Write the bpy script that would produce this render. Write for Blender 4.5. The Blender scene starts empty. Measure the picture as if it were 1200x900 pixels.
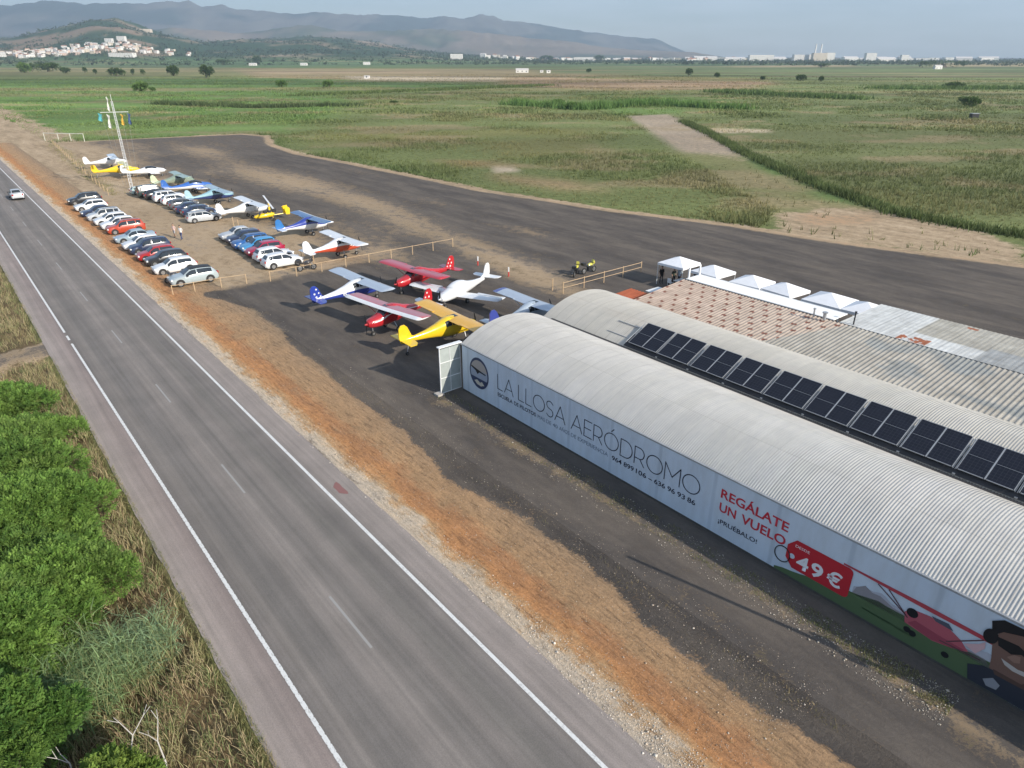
import bpy, math, random
import numpy as np
from mathutils import Vector, Matrix, noise as mnoise
random.seed(7); RNG = np.random.default_rng(11)
SC = bpy.context.scene
COL = SC.collection
R = math.radians

# ------------------------------------------------------------------ camera
FPX, HZ, CAMH = 802.0, 66.0, 20.0
PIT = math.atan((450 - HZ) / FPX); SP, CP = math.sin(PIT), math.cos(PIT)
cd = bpy.data.cameras.new('camera'); cam = bpy.data.objects.new('camera', cd); COL.objects.link(cam)
cam.location = (0, 0, CAMH); cam.rotation_euler = (math.pi / 2 - PIT, 0, 0)
cd.sensor_width = 36; cd.lens = FPX / 1200 * 36; cd.clip_start = 0.5; cd.clip_end = 60000
SC.camera = cam
# ------------------------------------------------------------------ light
EL, AZ = R(26.0), R(53.4)
SKY_STR, SUN_STR, EXPO = 0.095, 4.8, 0.80
SD = Vector((-math.sin(AZ) * math.cos(EL), math.cos(AZ) * math.cos(EL), -math.sin(EL)))
sl = bpy.data.lights.new('sun', 'SUN'); so = bpy.data.objects.new('sun', sl); COL.objects.link(so)
sl.energy = SUN_STR; sl.angle = R(0.5); sl.color = (1.0, 0.915, 0.79)
so.rotation_euler = SD.to_track_quat('-Z', 'Y').to_euler(); so.location = (60, -40, 60)
W = bpy.data.worlds.new('World'); SC.world = W; W.use_nodes = True
wt = W.node_tree; wt.nodes.clear()
sky = wt.nodes.new('ShaderNodeTexSky'); sky.sky_type = 'NISHITA'; sky.sun_disc = False
sky.sun_elevation = EL; sky.sun_rotation = R(180) - AZ
sky.altitude = 20; sky.air_density = 1.0; sky.dust_density = 0.6; sky.ozone_density = 3.0
bg = wt.nodes.new('ShaderNodeBackground'); bg.inputs['Strength'].default_value = SKY_STR
wo = wt.nodes.new('ShaderNodeOutputWorld')
tcw = wt.nodes.new('ShaderNodeTexCoord'); mpw = wt.nodes.new('ShaderNodeMapping'); mpw.inputs['Scale'].default_value = (2.2, 2.2, 16)
nzw = wt.nodes.new('ShaderNodeTexNoise'); nzw.inputs['Scale'].default_value = 2.2; nzw.inputs['Detail'].default_value = 6; nzw.inputs['Roughness'].default_value = .6
rpw = wt.nodes.new('ShaderNodeValToRGB'); rpw.color_ramp.elements[0].position = .34; rpw.color_ramp.elements[1].position = .8
rpw.color_ramp.elements[0].color = (0, 0, 0, 1); rpw.color_ramp.elements[1].color = (.55, .55, .55, 1)
mxw = wt.nodes.new('ShaderNodeMixRGB'); mxw.inputs[2].default_value = (8.2, 8.8, 9.4, 1)
hsw = wt.nodes.new('ShaderNodeMixRGB'); hsw.blend_type = 'MULTIPLY'; hsw.inputs[0].default_value = 1; hsw.inputs[2].default_value = (1.0, 1.0, 1.02, 1)
wt.links.new(tcw.outputs['Generated'], mpw.inputs[0]); wt.links.new(mpw.outputs[0], nzw.inputs['Vector'])
wt.links.new(nzw.outputs['Fac'], rpw.inputs[0]); wt.links.new(rpw.outputs[0], mxw.inputs[0])
wt.links.new(sky.outputs[0], hsw.inputs[1]); wt.links.new(hsw.outputs[0], mxw.inputs[1])
wt.links.new(mxw.outputs[0], bg.inputs[0]); wt.links.new(bg.outputs[0], wo.inputs[0])
SC.view_settings.view_transform = 'Standard'; SC.view_settings.look = 'None'
SC.view_settings.exposure = EXPO; SC.view_settings.gamma = 1; SC.view_settings.use_curve_mapping = False
SC.render.engine = 'CYCLES'; SC.cycles.max_bounces = 5; SC.cycles.volume_bounces = 0; SC.cycles.use_denoising = True
SC.cycles.transparent_max_bounces = 6; SC.cycles.volume_max_steps = 32

# ------------------------------------------------------------------ coordinates
# s runs along the road away from the camera, r runs to the right of it
def XY(s, r): return (-.6357 * s + .7719 * r, .7719 * s + .6357 * r)
def SRof(x, y): return (-.6357 * x + .7719 * y, .7719 * x + .6357 * y)
def at(px, py, z=0.0):
    u = (px - 600) / FPX; v = (450 - py) / FPX
    t = (z - CAMH) / (-SP + v * CP)
    return (u * t, (CP + v * SP) * t)
ROAD_ANG = math.atan2(.7719, -.6357)       # direction of the road
PERP_ANG = ROAD_ANG - math.pi / 2

# ------------------------------------------------------------------ materials
def newmat(name, col=(.5, .5, .5), rough=.6, metal=0, spec=.5, coat=0):
    m = bpy.data.materials.new(name); m.use_nodes = True
    b = m.node_tree.nodes['Principled BSDF']
    b.inputs['Base Color'].default_value = (*col, 1); b.inputs['Roughness'].default_value = rough
    b.inputs['Metallic'].default_value = metal; b.inputs['Specular IOR Level'].default_value = spec
    if coat: b.inputs['Coat Weight'].default_value = coat; b.inputs['Coat Roughness'].default_value = .08
    return m
def N(m, t, **kw):
    n = m.node_tree.nodes.new(t)
    for k, v in kw.items(): setattr(n, k, v)
    return n
def LK(m, a, b): m.node_tree.links.new(a, b)
def BS(m): return m.node_tree.nodes['Principled BSDF']
def noise_node(m, vec, scale, detail=4, rough=.55):
    n = N(m, 'ShaderNodeTexNoise'); n.inputs['Scale'].default_value = scale
    n.inputs['Detail'].default_value = detail; n.inputs['Roughness'].default_value = rough
    if vec is not None: LK(m, vec, n.inputs['Vector'])
    return n.outputs['Fac']
def ramp(m, fac, stops):
    r = N(m, 'ShaderNodeValToRGB'); e = r.color_ramp.elements
    while len(e) < len(stops): e.new(.5)
    for i, (p, c) in enumerate(stops):
        e[i].position = p; e[i].color = (*c, 1) if len(c) == 3 else c
    LK(m, fac, r.inputs[0]); return r.outputs[0]
def math_n(m, op, a, b=None, clamp=False):
    n = N(m, 'ShaderNodeMath', operation=op); n.use_clamp = clamp
    for i, x in enumerate((a, b)):
        if x is None: continue
        if isinstance(x, (int, float)): n.inputs[i].default_value = x
        else: LK(m, x, n.inputs[i])
    return n.outputs[0]
def mixc(m, fac, a, b, mode='MIX'):
    n = N(m, 'ShaderNodeMixRGB', blend_type=mode)
    for i, x in ((0, fac), (1, a), (2, b)):
        if isinstance(x, (int, float)): n.inputs[i].default_value = x
        elif isinstance(x, tuple): n.inputs[i].default_value = (*x, 1)
        else: LK(m, x, n.inputs[i])
    return n.outputs[0]
def coords(m, scale=(1, 1, 1), rotz=0):
    t = N(m, 'ShaderNodeTexCoord'); mp = N(m, 'ShaderNodeMapping')
    mp.inputs['Scale'].default_value = scale; mp.inputs['Rotation'].default_value = (0, 0, rotz)
    LK(m, t.outputs['Object'], mp.inputs[0]); return mp.outputs[0]
def bump(m, h, strength=.3, dist=.05):
    b = N(m, 'ShaderNodeBump'); b.inputs['Strength'].default_value = strength; b.inputs['Distance'].default_value = dist
    LK(m, h, b.inputs['Height']); LK(m, b.outputs[0], BS(m).inputs['Normal'])
def weathered(name, col, rough=.5, metal=0, amp=.18, scale=1.5, coat=0, spec=.5, stretch=(1, 1, 1)):
    m = newmat(name, col, rough, metal, spec, coat)
    v = coords(m, stretch); n = noise_node(m, v, scale, 6, .65)
    lo = tuple(c * (1 - amp) for c in col); hi = tuple(min(1, c * (1 + amp * .6)) for c in col)
    LK(m, ramp(m, n, [(.3, lo), (.7, hi)]), BS(m).inputs['Base Color'])
    return m
M = {}
def paint(name, col):
    if name not in M: M[name] = weathered(name, col, .28, 0, .07, 3, coat=.6)
    return M[name]
M['glass'] = newmat('dark_glass', (.02, .027, .033), .06, 0, .8)
M['tyre'] = newmat('tyre_rubber', (.022, .022, .022), .85)
M['rim'] = newmat('wheel_metal', (.42, .43, .44), .35, .8)
M['black'] = newmat('black_plastic', (.02, .02, .022), .5)
M['lamp'] = newmat('lamp_glass', (.75, .77, .78), .12)
M['tail'] = newmat('tail_lamp', (.35, .015, .012), .2)
M['plate'] = newmat('plate_white', (.7, .7, .68), .5)
M['steel'] = weathered('galvanised_steel', (.42, .43, .44), .45, .5, .2, 2)
M['wood'] = weathered('pale_timber', (.50, .36, .22), .8, 0, .25, 2.5)
M['whitepaint'] = weathered('white_paint', (.74, .75, .75), .5, 0, .08, 2)
M['canvas'] = weathered('tent_canvas', (.80, .81, .83), .7, 0, .06, 1.2)
M['skin'] = newmat('skin', (.42, .25, .17), .6)
M['hair'] = newmat('hair', (.035, .025, .02), .8)

# ------------------------------------------------------------------ mesh helpers
class MB:
    def __init__(s): s.v = []; s.f = []; s.m = []; s.uv = None
    def add(s, vs, fs, mi=0):
        o = len(s.v); s.v += [tuple(p) for p in vs]
        for k, f in enumerate(fs): s.f.append(tuple(i + o for i in f)); s.m.append(mi[k] if isinstance(mi, list) else mi)
    def box(s, c, d, rz=0, mi=0, ry=0):
        x, y, z = d[0] / 2, d[1] / 2, d[2] / 2
        P = [Vector((a * x, b * y, e * z)) for a in (-1, 1) for b in (-1, 1) for e in (-1, 1)]
        Mx = Matrix.Rotation(rz, 3, 'Z') @ Matrix.Rotation(ry, 3, 'Y')
        s.add([Mx @ p + Vector(c) for p in P], [(0, 1, 3, 2), (4, 6, 7, 5), (0, 4, 5, 1), (2, 3, 7, 6), (0, 2, 6, 4), (1, 5, 7, 3)], mi)
    def tube(s, a, b, r0, r1=None, n=8, mi=0):
        r1 = r0 if r1 is None else r1; a = Vector(a); b = Vector(b); d = (b - a)
        if d.length < 1e-6: return
        q = d.to_track_quat('Z', 'Y'); vs = []
        for p, r in ((a, r0), (b, r1)):
            for i in range(n):
                t = 2 * math.pi * i / n; vs.append(p + q @ Vector((r * math.cos(t), r * math.sin(t), 0)))
        fs = [(i, (i + 1) % n, n + (i + 1) % n, n + i) for i in range(n)] + [tuple(range(n - 1, -1, -1)), tuple(range(n, 2 * n))]
        s.add(vs, fs, mi)
    def loft(s, rings, caps=True, mi=0):
        n = len(rings[0]); vs = [p for r in rings for p in r]; fs = []; ms = []
        for k in range(len(rings) - 1):
            for i in range(n):
                j = (i + 1) % n; fs.append((k * n + i, k * n + j, (k + 1) * n + j, (k + 1) * n + i))
                ms.append(mi(k, i) if callable(mi) else mi)
        if caps:
            fs.append(tuple(range(n - 1, -1, -1))); fs.append(tuple(range((len(rings) - 1) * n, len(rings) * n)))
            ms += [mi(0, 0) if callable(mi) else mi] * 2
        s.add(vs, fs, ms)
    def prism(s, poly, thick, axis='y', off=0, mi=0):   # poly in x,z extruded along y (or x,y along z)
        n = len(poly); vs = []
        for e in (-thick / 2, thick / 2):
            for p in poly: vs.append((p[0], off + e, p[1]) if axis == 'y' else ((off + e, p[0], p[1]) if axis == 'x' else (p[0], p[1], off + e)))
        fs = [tuple(range(n)), tuple(range(2 * n - 1, n - 1, -1))] + [(i, i + n, (i + 1) % n + n, (i + 1) % n) for i in range(n)]
        s.add(vs, fs, mi)
    def grid(s, rows, mi=0):
        n = len(rows[0]); vs = [p for r in rows for p in r]
        s.add(vs, [(k * n + i, k * n + i + 1, (k + 1) * n + i + 1, (k + 1) * n + i) for k in range(len(rows) - 1) for i in range(n - 1)], mi)
    def build(s, name, mats, parent=None, smooth=False, fix=True):
        me = bpy.data.meshes.new(name); me.from_pydata(s.v, [], s.f)
        for m in (mats if isinstance(mats, (list, tuple)) else [mats]): me.materials.append(m)
        if any(s.m): me.polygons.foreach_set('material_index', s.m)
        if fix:
            import bmesh
            bm = bmesh.new(); bm.from_mesh(me); bmesh.ops.recalc_face_normals(bm, faces=bm.faces); bm.to_mesh(me); bm.free()
        if smooth:
            me.polygons.foreach_set('use_smooth', [True] * len(me.polygons))
            try: me.set_sharp_from_angle(angle=R(smooth if smooth is not True else 40))
            except Exception: pass
        me.update()
        o = bpy.data.objects.new(name, me); COL.objects.link(o)
        if parent is not None: o.parent = parent
        return o
def tag(o, label=None, cat=None, group=None, kind=None):
    if label: o['label'] = label
    if cat: o['category'] = cat
    if group: o['group'] = group
    if kind: o['kind'] = kind
    return o
def empty(name, loc=(0, 0, 0), rz=0):
    o = bpy.data.objects.new(name, None); COL.objects.link(o); o.location = loc; o.rotation_euler = (0, 0, rz)
    o.empty_display_size = .3; return o
def copy_tree(o, parent=None):
    c = o.copy(); COL.objects.link(c)
    if parent is not None: c.parent = parent
    for ch in list(o.children): copy_tree(ch, c)
    return c
def fast_mesh(name, verts, faces, mats, parent=None, attrs=None, mi=None, smooth=False):
    """numpy verts (n,3), faces (m,k) all same size"""
    me = bpy.data.meshes.new(name); n, m, k = len(verts), len(faces), faces.shape[1]
    me.vertices.add(n); me.vertices.foreach_set('co', verts.astype(np.float32).ravel())
    me.loops.add(m * k); me.loops.foreach_set('vertex_index', faces.astype(np.int32).ravel())
    me.polygons.add(m); me.polygons.foreach_set('loop_start', np.arange(0, m * k, k, dtype=np.int32))
    if mi is not None: me.polygons.foreach_set('material_index', mi.astype(np.int32))
    if smooth: me.polygons.foreach_set('use_smooth', np.ones(m, dtype=bool))
    for mt in (mats if isinstance(mats, (list, tuple)) else [mats]): me.materials.append(mt)
    me.update(calc_edges=True)
    for an, arr in (attrs or {}).items():
        a = me.color_attributes.new(an, 'FLOAT_COLOR', 'POINT')
        buf = np.ones((n, 4), dtype=np.float32); buf[:, :3] = arr; a.data.foreach_set('color', buf.ravel())
    o = bpy.data.objects.new(name, me); COL.objects.link(o)
    if parent is not None: o.parent = parent
    return o

# ------------------------------------------------------------------ numpy noise and masks
def _hash(ix, iy, seed):
    h = (ix * 374761393 + iy * 668265263 + seed * 2147483647) & 0xFFFFFFFF
    h = ((h ^ (h >> 13)) * 1274126177) & 0xFFFFFFFF
    return ((h ^ (h >> 16)) & 0xFFFFFF) / float(0xFFFFFF)
def vnoise(x, y, seed=0):
    x0 = np.floor(x).astype(np.int64); y0 = np.floor(y).astype(np.int64); fx = x - x0; fy = y - y0
    fx = fx * fx * (3 - 2 * fx); fy = fy * fy * (3 - 2 * fy)
    a, b, c, d = _hash(x0, y0, seed), _hash(x0 + 1, y0, seed), _hash(x0, y0 + 1, seed), _hash(x0 + 1, y0 + 1, seed)
    return (a * (1 - fx) + b * fx) * (1 - fy) + (c * (1 - fx) + d * fx) * fy
def fbm(x, y, seed=0, oct=4):
    v = 0; a = .5; t = 0
    for i in range(oct): v = v + a * vnoise(x * 2 ** i, y * 2 ** i, seed + i * 17); t += a; a *= .5
    return v / t
def inpoly(x, y, poly):
    ins = np.zeros(x.shape, bool); n = len(poly); j = n - 1
    for i in range(n):
        xi, yi = poly[i]; xj, yj = poly[j]
        c = ((yi > y) != (yj > y)) & (x < (xj - xi) * (y - yi) / (yj - yi + 1e-12) + xi); ins ^= c; j = i
    return ins
def sdist(x, y, poly):
    d = np.full(x.shape, 1e9); n = len(poly)
    for i in range(n):
        ax, ay = poly[i]; bx, by = poly[(i + 1) % n]; ex, ey = bx - ax, by - ay
        t = np.clip(((x - ax) * ex + (y - ay) * ey) / (ex * ex + ey * ey + 1e-9), 0, 1)
        d = np.minimum(d, np.hypot(x - ax - t * ex, y - ay - t * ey))
    return np.where(inpoly(x, y, poly), d, -d)
def GP(*pts): return [at(*p) for p in pts]
APRON = [XY(*p) for p in [(-60, 17), (12, 16.8), (25, 17.3), (40, 16.9), (58, 18.6), (66, 17), (100, 17.5), (141, 21.5), (216, 24.5), (215, 36), (211, 60), (208, 72), (198, 75), (178, 68), (157, 65.6), (133, 67.8), (94, 69.6), (70, 73.7), (51, 79.2), (38, 81.2), (20, 86.5), (-10, 99), (-60, 120)]]
RUNWAY = GP((735, 136), (782, 134), (835, 155), (880, 178), (905, 186), (870, 190), (800, 180), (780, 166))
RUNWAY2 = GP((800, 178), (905, 186), (960, 215), (1080, 255), (1060, 275), (960, 265), (915, 262), (920, 246), (880, 225))
TAXI = GP((915, 250), (960, 240), (1040, 248), (1110, 262), (1165, 272), (1200, 290), (1240, 320), (1100, 300), (980, 284), (900, 270))
MARSH_L = GP((-400, 150), (-60, 108), (330, 118), (330, 153), (290, 157), (0, 165), (-400, 190))
def sm(x, a, b):
    t = np.clip((x - a) / (b - a), 0, 1); return t * t * (3 - 2 * t)

def surface_masks(x, y):
    """asphalt, pale dirt, orange dirt weights (0..1) for a point of the ground"""
    s = -.6357 * x + .7719 * y; r = .7719 * x + .6357 * y
    d = sdist(x, y, APRON)
    wob = (fbm(s * .12, r * .12, 5) - .5)
    asph = sm(d + wob * 2.2, -.5, .6) * .95
    dirt = sm(d + wob * 2, -2.4, -.8) * .9
    orng = np.zeros_like(x)
    # verge between road and apron
    verge = sm(r, 12.2, 12.9) * (1 - sm(r + wob * 2, 16.5, 19.0)) * sm(s, -80, -60)
    verge = np.where((s > 60), sm(r, 12.2, 13) * (1 - sm(r, 22, 24)), verge) * (1 - sm(s, 222, 232))
    dirt = np.maximum(dirt, verge)
    o1 = np.exp(-((r - 14.7) / 1.25) ** 2) * (s < 66) + np.exp(-((r - 14.9) / 1.5) ** 2) * (s >= 66)
    orng = np.maximum(orng, o1 * (.40 + .75 * fbm(s * .09, r * .5, 9, 5)) * 1.0 + .32 * np.exp(-((r - 16.2) / .9) ** 2))
    orng = orng * (1 - sm(s, 205, 225)) * (s > -70)
    # car park ground
    park = sm(s, 64.5, 67) * (1 - sm(r + wob * 5, 30, 37)) * sm(r, 14, 16)
    asph = asph * (1 - park * (.78 + .35 * wob)); dirt = np.maximum(dirt, park * .8)
    strip = sm(s, 64.5, 68) * sm(r, 30, 34) * (1 - sm(r + wob * 14, 36, 44))
    asph = asph * (1 - strip * .33); dirt = np.maximum(dirt, strip * .5 * sm(d, -1.5, 0))
    far = sm(s, 150, 185) * sm(r, 30, 40) * sm(d, -1.5, 0); asph = asph * (1 - far * .22); dirt = np.maximum(dirt, far * .5)
    for px, py, a, b, k in [(430, 238, 15, 4.0, .7), (350, 215, 18, 6, .75), (290, 200, 22, 6, .6), (620, 318, 7, 3, .75), (480, 262, 12, 4, .6), (240, 178, 18, 5, .6),
                            (580, 302, 7, 2.5, .6), (545, 285, 8, 3, .5), (690, 352, 6, 2, .4), (505, 235, 10, 2, .4), (620, 272, 9, 2, .45), (640, 332, 6, 2.2, .5), (455, 300, 7, 3, .6),
                            (110, 178, 8, 4, .7), (560, 222, 12, 1.2, .3), (420, 200, 14, 2, .35)]:
        X, Y = at(px, py); S0, R0 = SRof(X, Y)
        g = np.exp(-((s - S0) / a) ** 2 - ((r - R0) / b) ** 2) * k * .8
        asph = asph * (1 - g); dirt = np.maximum(dirt, g * 1.2)
    # near band between verge and hangar: mottled
    band = (s < 66) * sm(r, 16, 18) * (1 - sm(r, 30, 34))
    asph = asph * (1 - band * (.02 + .26 * (fbm(s * .55, r * .16, 44, 4) - .5)))
    dirt = np.maximum(dirt, band * .5 * sm(d, -1, 0))
    st = np.exp(-((r - 21.6) / .45) ** 2) * (s < 33) * (.16 + .4 * fbm(s * .3, r, 4)); asph = asph * (1 - st)
    # airstrip and taxi link
    rw = sm(sdist(x, y, RUNWAY), -2, 2); asph = np.maximum(asph, rw * .0); dirt = np.maximum(dirt, rw * .35)
    t = sm(sdist(x, y, TAXI) + wob * 8, -2.5, 3); dirt = np.maximum(dirt, t * .85)
    t2 = sm(sdist(x, y, GP((935, 246), (1040, 252), (1020, 268), (960, 268), (915, 264))) + wob * 6, -2, 3); orng = np.maximum(orng, t2 * .38)
    bd = np.exp(-(d / .9) ** 2) * (r > 55) * .75; asph = asph * (1 - bd); dirt = np.maximum(dirt, bd); orng = np.maximum(orng, bd * .45)
    dirt = np.maximum(dirt, sm(s, 205, 214) * (1 - sm(s, 228, 240)) * sm(r, 9, 13) * (1 - sm(r, 24, 32)) * .8)
    return np.clip(asph, 0, 1), np.clip(dirt, 0, 1), np.clip(orng, 0, 1)

FIELDS = [  # polygon in the plain, colour, feather m
    (GP((-600, 100), (330, 100), (420, 118), (330, 156), (0, 166), (-600, 240)), (.10, .19, .042), 12),
    (GP((60, 145), (330, 132), (330, 157), (60, 164)), (.12, .20, .05), 8),
    (GP((-300, 94), (330, 92), (600, 100), (560, 108), (0, 110), (-300, 112)), (.075, .14, .035), 25),
    (GP((-300, 81), (0, 79), (270, 79), (330, 84), (310, 90), (0, 88), (-300, 92)), (.17, .18, .07), 12),
    (GP((270, 80), (640, 81), (800, 84), (700, 90), (560, 96), (300, 91)), (.235, .19, .10), 10),
    (GP((300, 84), (520, 84), (500, 86), (300, 86)), (.30, .22, .14), 15),
    (GP((400, 89), (600, 90), (580, 96), (420, 94)), (.33, .28, .22), 12),
    (GP((600, 90), (905, 96), (915, 101), (860, 105), (700, 106), (590, 100)), (.27, .19, .12), 14),
    (GP((700, 88), (900, 92), (900, 95), (700, 92)), (.17, .16, .06), 14),
    (GP((-300, 67.5), (1400, 67.5), (1400, 79), (-300, 79)), (.07, .13, .045), 60),
    (GP((600, 79), (1300, 76), (1300, 90), (950, 92), (650, 86)), (.11, .15, .055), 40),
    (GP((1090, 73.5), (1300, 73.5), (1300, 78), (1100, 78)), (.30, .25, .13), 40),
    (GP((860, 77), (1000, 76), (1000, 78.5), (860, 79)), (.26, .22, .13), 30),
    (GP((1000, 118), (1120, 118), (1120, 124), (960, 124)), (.30, .21, .12), 8),
    (GP((880, 100), (1300, 96), (1300, 140), (900, 150)), (.11, .145, .05), 20),
    (GP((830, 150), (1300, 130), (1300, 275), (1080, 250), (900, 200)), (.115, .14, .05), 10),
    (GP((680, 110), (860, 112), (860, 120), (780, 128), (680, 122)), (.095, .15, .035), 10),
    (GP((700, 126), (790, 126), (800, 134), (720, 136)), (.10, .17, .04), 5),
    (RUNWAY, (.27, .225, .185), 2.5),
    (RUNWAY2, (.155, .165, .065), 5),
    (GP((865, 178), (905, 186), (960, 220), (1010, 240), (985, 240), (900, 205)), (.09, .17, .04), 3),
    (GP((820, 150), (900, 152), (905, 155), (840, 156)), (.38, .33, .25), 2),
    (GP((575, 194), (600, 195), (610, 201), (580, 202)), (.40, .34, .28), 1.2),
    (GP((600, 204), (690, 212), (720, 226), (660, 222), (610, 211)), (.25, .19, .10), 5),
    (GP((520, 186), (600, 188), (640, 196), (560, 196)), (.20, .16, .075), 5),
    (GP((560, 168), (700, 160), (720, 180), (600, 185)), (.14, .15, .05), 8),
    (GP((370, 155), (700, 150), (690, 160), (370, 168)), (.15, .16, .05), 8),
]
def field_colour(x, y):
    c = np.empty(x.shape + (3,)); c[...] = (.12, .155, .05)
    wx = x + (fbm(x * .03, y * .03, 31) - .5) * 14; wy = y + (fbm(x * .03, y * .03, 32) - .5) * 14
    for poly, col, fe in FIELDS:
        w = sm(sdist(wx if fe > 4 else x, wy if fe > 4 else y, poly), -fe, fe)[..., None]
        c = c * (1 - w) + np.array(col) * w
    near = (1 - sm(np.hypot(x, y), 350, 700))[..., None]; bs = fbm(x * .05, y * .09, 90, 4)[..., None]
    c = c * (1 - near * sm(bs, .56, .70) * .6) + np.array((.24, .19, .11)) * near * sm(bs, .56, .70) * .6
    # strips of cultivation, elongated across the view
    n = fbm(x * .004 + 3, y * .03, 7, 5)[..., None]; n2 = fbm(x * .03, y * .08, 8, 4)[..., None]
    far = sm(np.hypot(x, y), 250, 600)[..., None]
    tn = fbm(x * .0018 + 9, y * .012, 27, 5)[..., None]; tw = far * sm(tn, .52, .60) * .6; c = c * (1 - tw) + np.array((.20, .165, .085)) * tw
    c = c * (1 + (n - .5) * (.5 + 1.1 * far)) * (1 + (n2 - .5) * .5)
    g_ = c.mean(-1, keepdims=True); c = (g_ + (c - g_) * .80) * np.array((1.42, 1.34, 1.22)); return np.clip(c, .01, .9)

def terrain_h(x, y):
    """foothills beyond the plain"""
    a = np.degrees(np.arctan2(x, y)); d = np.hypot(x, y)
    prof = np.interp(a, [-60, -42, -38, -33.5, -31, -28.5, -27, -25, -22, -19, -15, -12, -8.5, -5, -2, 3, 60],
                     [70, 70, 78, 92, 130, 175, 185, 140, 95, 100, 112, 98, 70, 34, 20, 0, 0])
    k = sm(d, 2300, 4300) * (1 - sm(d, 4600, 6200) * .8)
    n = fbm(x * .0022, y * .0022, 55, 5)
    return prof * (k * (.55 + .75 * (n - .1)) + (sm(d, 2150, 2700) * .13))

# ------------------------------------------------------------------ ground materials
def earth_material(name, verge=False):
    m = newmat(name, rough=.95, spec=.15)
    c = coords(m); cs = coords(m, (.22, 1, 1), -(ROAD_ANG))      # stretched along the strip
    cr = N(m, 'ShaderNodeTexCoord')
    mp = N(m, 'ShaderNodeMapping'); mp.vector_type = 'POINT'; mp.inputs['Rotation'].default_value = (0, 0, -ROAD_ANG)
    LK(m, cr.outputs['Object'], mp.inputs[0])
    mp2 = N(m, 'ShaderNodeMapping'); mp2.inputs['Scale'].default_value = (.25, 1, 1); LK(m, mp.outputs[0], mp2.inputs[0])
    st = mp2.outputs[0]
    A = N(m, 'ShaderNodeVertexColor', layer_name='A').outputs[0]; F = N(m, 'ShaderNodeVertexColor', layer_name='F').outputs[0]
    sep = N(m, 'ShaderNodeSeparateColor'); LK(m, A, sep.inputs[0])
    big = noise_node(m, st, .35, 8, .68); mid = noise_node(m, c, .9, 7, .7); fin = noise_node(m, c, 7, 6, .75); ff = noise_node(m, c, 40, 3, .7)
    def mask(w, n, sharp, amp):
        t = math_n(m, 'SUBTRACT', n, .5); t = math_n(m, 'MULTIPLY', t, math_n(m, 'MULTIPLY', math_n(m, 'MULTIPLY', w, 5.0, True), amp)); t = math_n(m, 'ADD', w, t)
        t = math_n(m, 'SUBTRACT', t, .5); t = math_n(m, 'MULTIPLY', t, sharp); return math_n(m, 'ADD', t, .5, True)
    bm = math_n(m, 'MULTIPLY', math_n(m, 'ADD', math_n(m, 'ADD', big, mid), fin), .3333)
    # natural cover
    f1 = mixc(m, 1, F, ramp(m, mid, [(.3, (.62, .66, .6)), (.7, (1.35, 1.3, 1.3))]), 'MULTIPLY')
    f2 = mixc(m, 1, f1, ramp(m, fin, [(.3, (.65, .65, .65)), (.7, (1.3, 1.3, 1.25))]), 'MULTIPLY')
    pale = ramp(m, bm, [(.38, (.15, .11, .075)), (.47, (.33, .245, .155)), (.55, (.47, .355, .235)), (.66, (.56, .46, .34))])
    orange = ramp(m, bm, [(.38, (.21, .10, .05)), (.47, (.36, .175, .08)), (.54, (.45, .235, .115)), (.63, (.50, .34, .20))])
    asph = ramp(m, bm, [(.36, (.060, .053, .048)), (.5, (.086, .076, .069)), (.64, (.125, .109, .097))])
    dusty = ramp(m, big, [(.40, (0, 0, 0)), (.68, (.55, .55, .55))])
    asph = mixc(m, dusty, asph, (.20, .165, .13))
    col = mixc(m, mask(sep.outputs[1], bm, 3.0, 3.0), f2, pale)
    col = mixc(m, mask(sep.outputs[2], bm, 2.6, 3.0), col, orange)
    if verge:
        spx = N(m, 'ShaderNodeSeparateXYZ'); LK(m, mp.outputs[0], spx.inputs[0])
        mp3 = N(m, 'ShaderNodeMapping'); mp3.inputs['Scale'].default_value = (.16, 1, 1); LK(m, mp.outputs[0], mp3.inputs[0])
        stn = noise_node(m, mp3.outputs[0], 1.3, 7, .7); stf = noise_node(m, mp3.outputs[0], 7, 6, .75); blot = noise_node(m, c, .55, 5, .7)
        rr_ = math_n(m, 'MULTIPLY', spx.outputs[1], -1.0)
        w_ = math_n(m, 'ADD', rr_, math_n(m, 'MULTIPLY', math_n(m, 'SUBTRACT', stn, .5), 2.6)); w_ = math_n(m, 'ADD', w_, math_n(m, 'MULTIPLY', math_n(m, 'SUBTRACT', blot, .5), 2.2))
        w_ = math_n(m, 'MULTIPLY', math_n(m, 'SUBTRACT', w_, 12.0), 1 / 7.0)
        vc = ramp(m, w_, [(.03, (.24, .20, .165)), (.085, (.56, .47, .37)), (.16, (.60, .48, .35)), (.21, (.52, .33, .175)), (.30, (.50, .25, .11)), (.40, (.42, .22, .11)), (.50, (.42, .265, .145)), (.66, (.40, .26, .15)), (.95, (.30, .22, .145))])
        vc = mixc(m, 1, vc, ramp(m, stf, [(.32, (.50, .50, .52)), (.46, (.95, .95, .95)), (.7, (1.28, 1.26, 1.22))]), 'MULTIPLY')
        vc = mixc(m, 1, vc, ramp(m, fin, [(.3, (.78, .78, .78)), (.7, (1.2, 1.2, 1.2))]), 'MULTIPLY')
        col = vc
    col = mixc(m, mask(sep.outputs[0], bm, 4.0 if verge else 2.6, 4.2), col, asph)
    col = mixc(m, 1, col, ramp(m, ff, [(.25, (.72, .72, .72)), (.75, (1.25, 1.25, 1.25))]), 'MULTIPLY')
    LK(m, col, BS(m).inputs['Base Color'])
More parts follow.
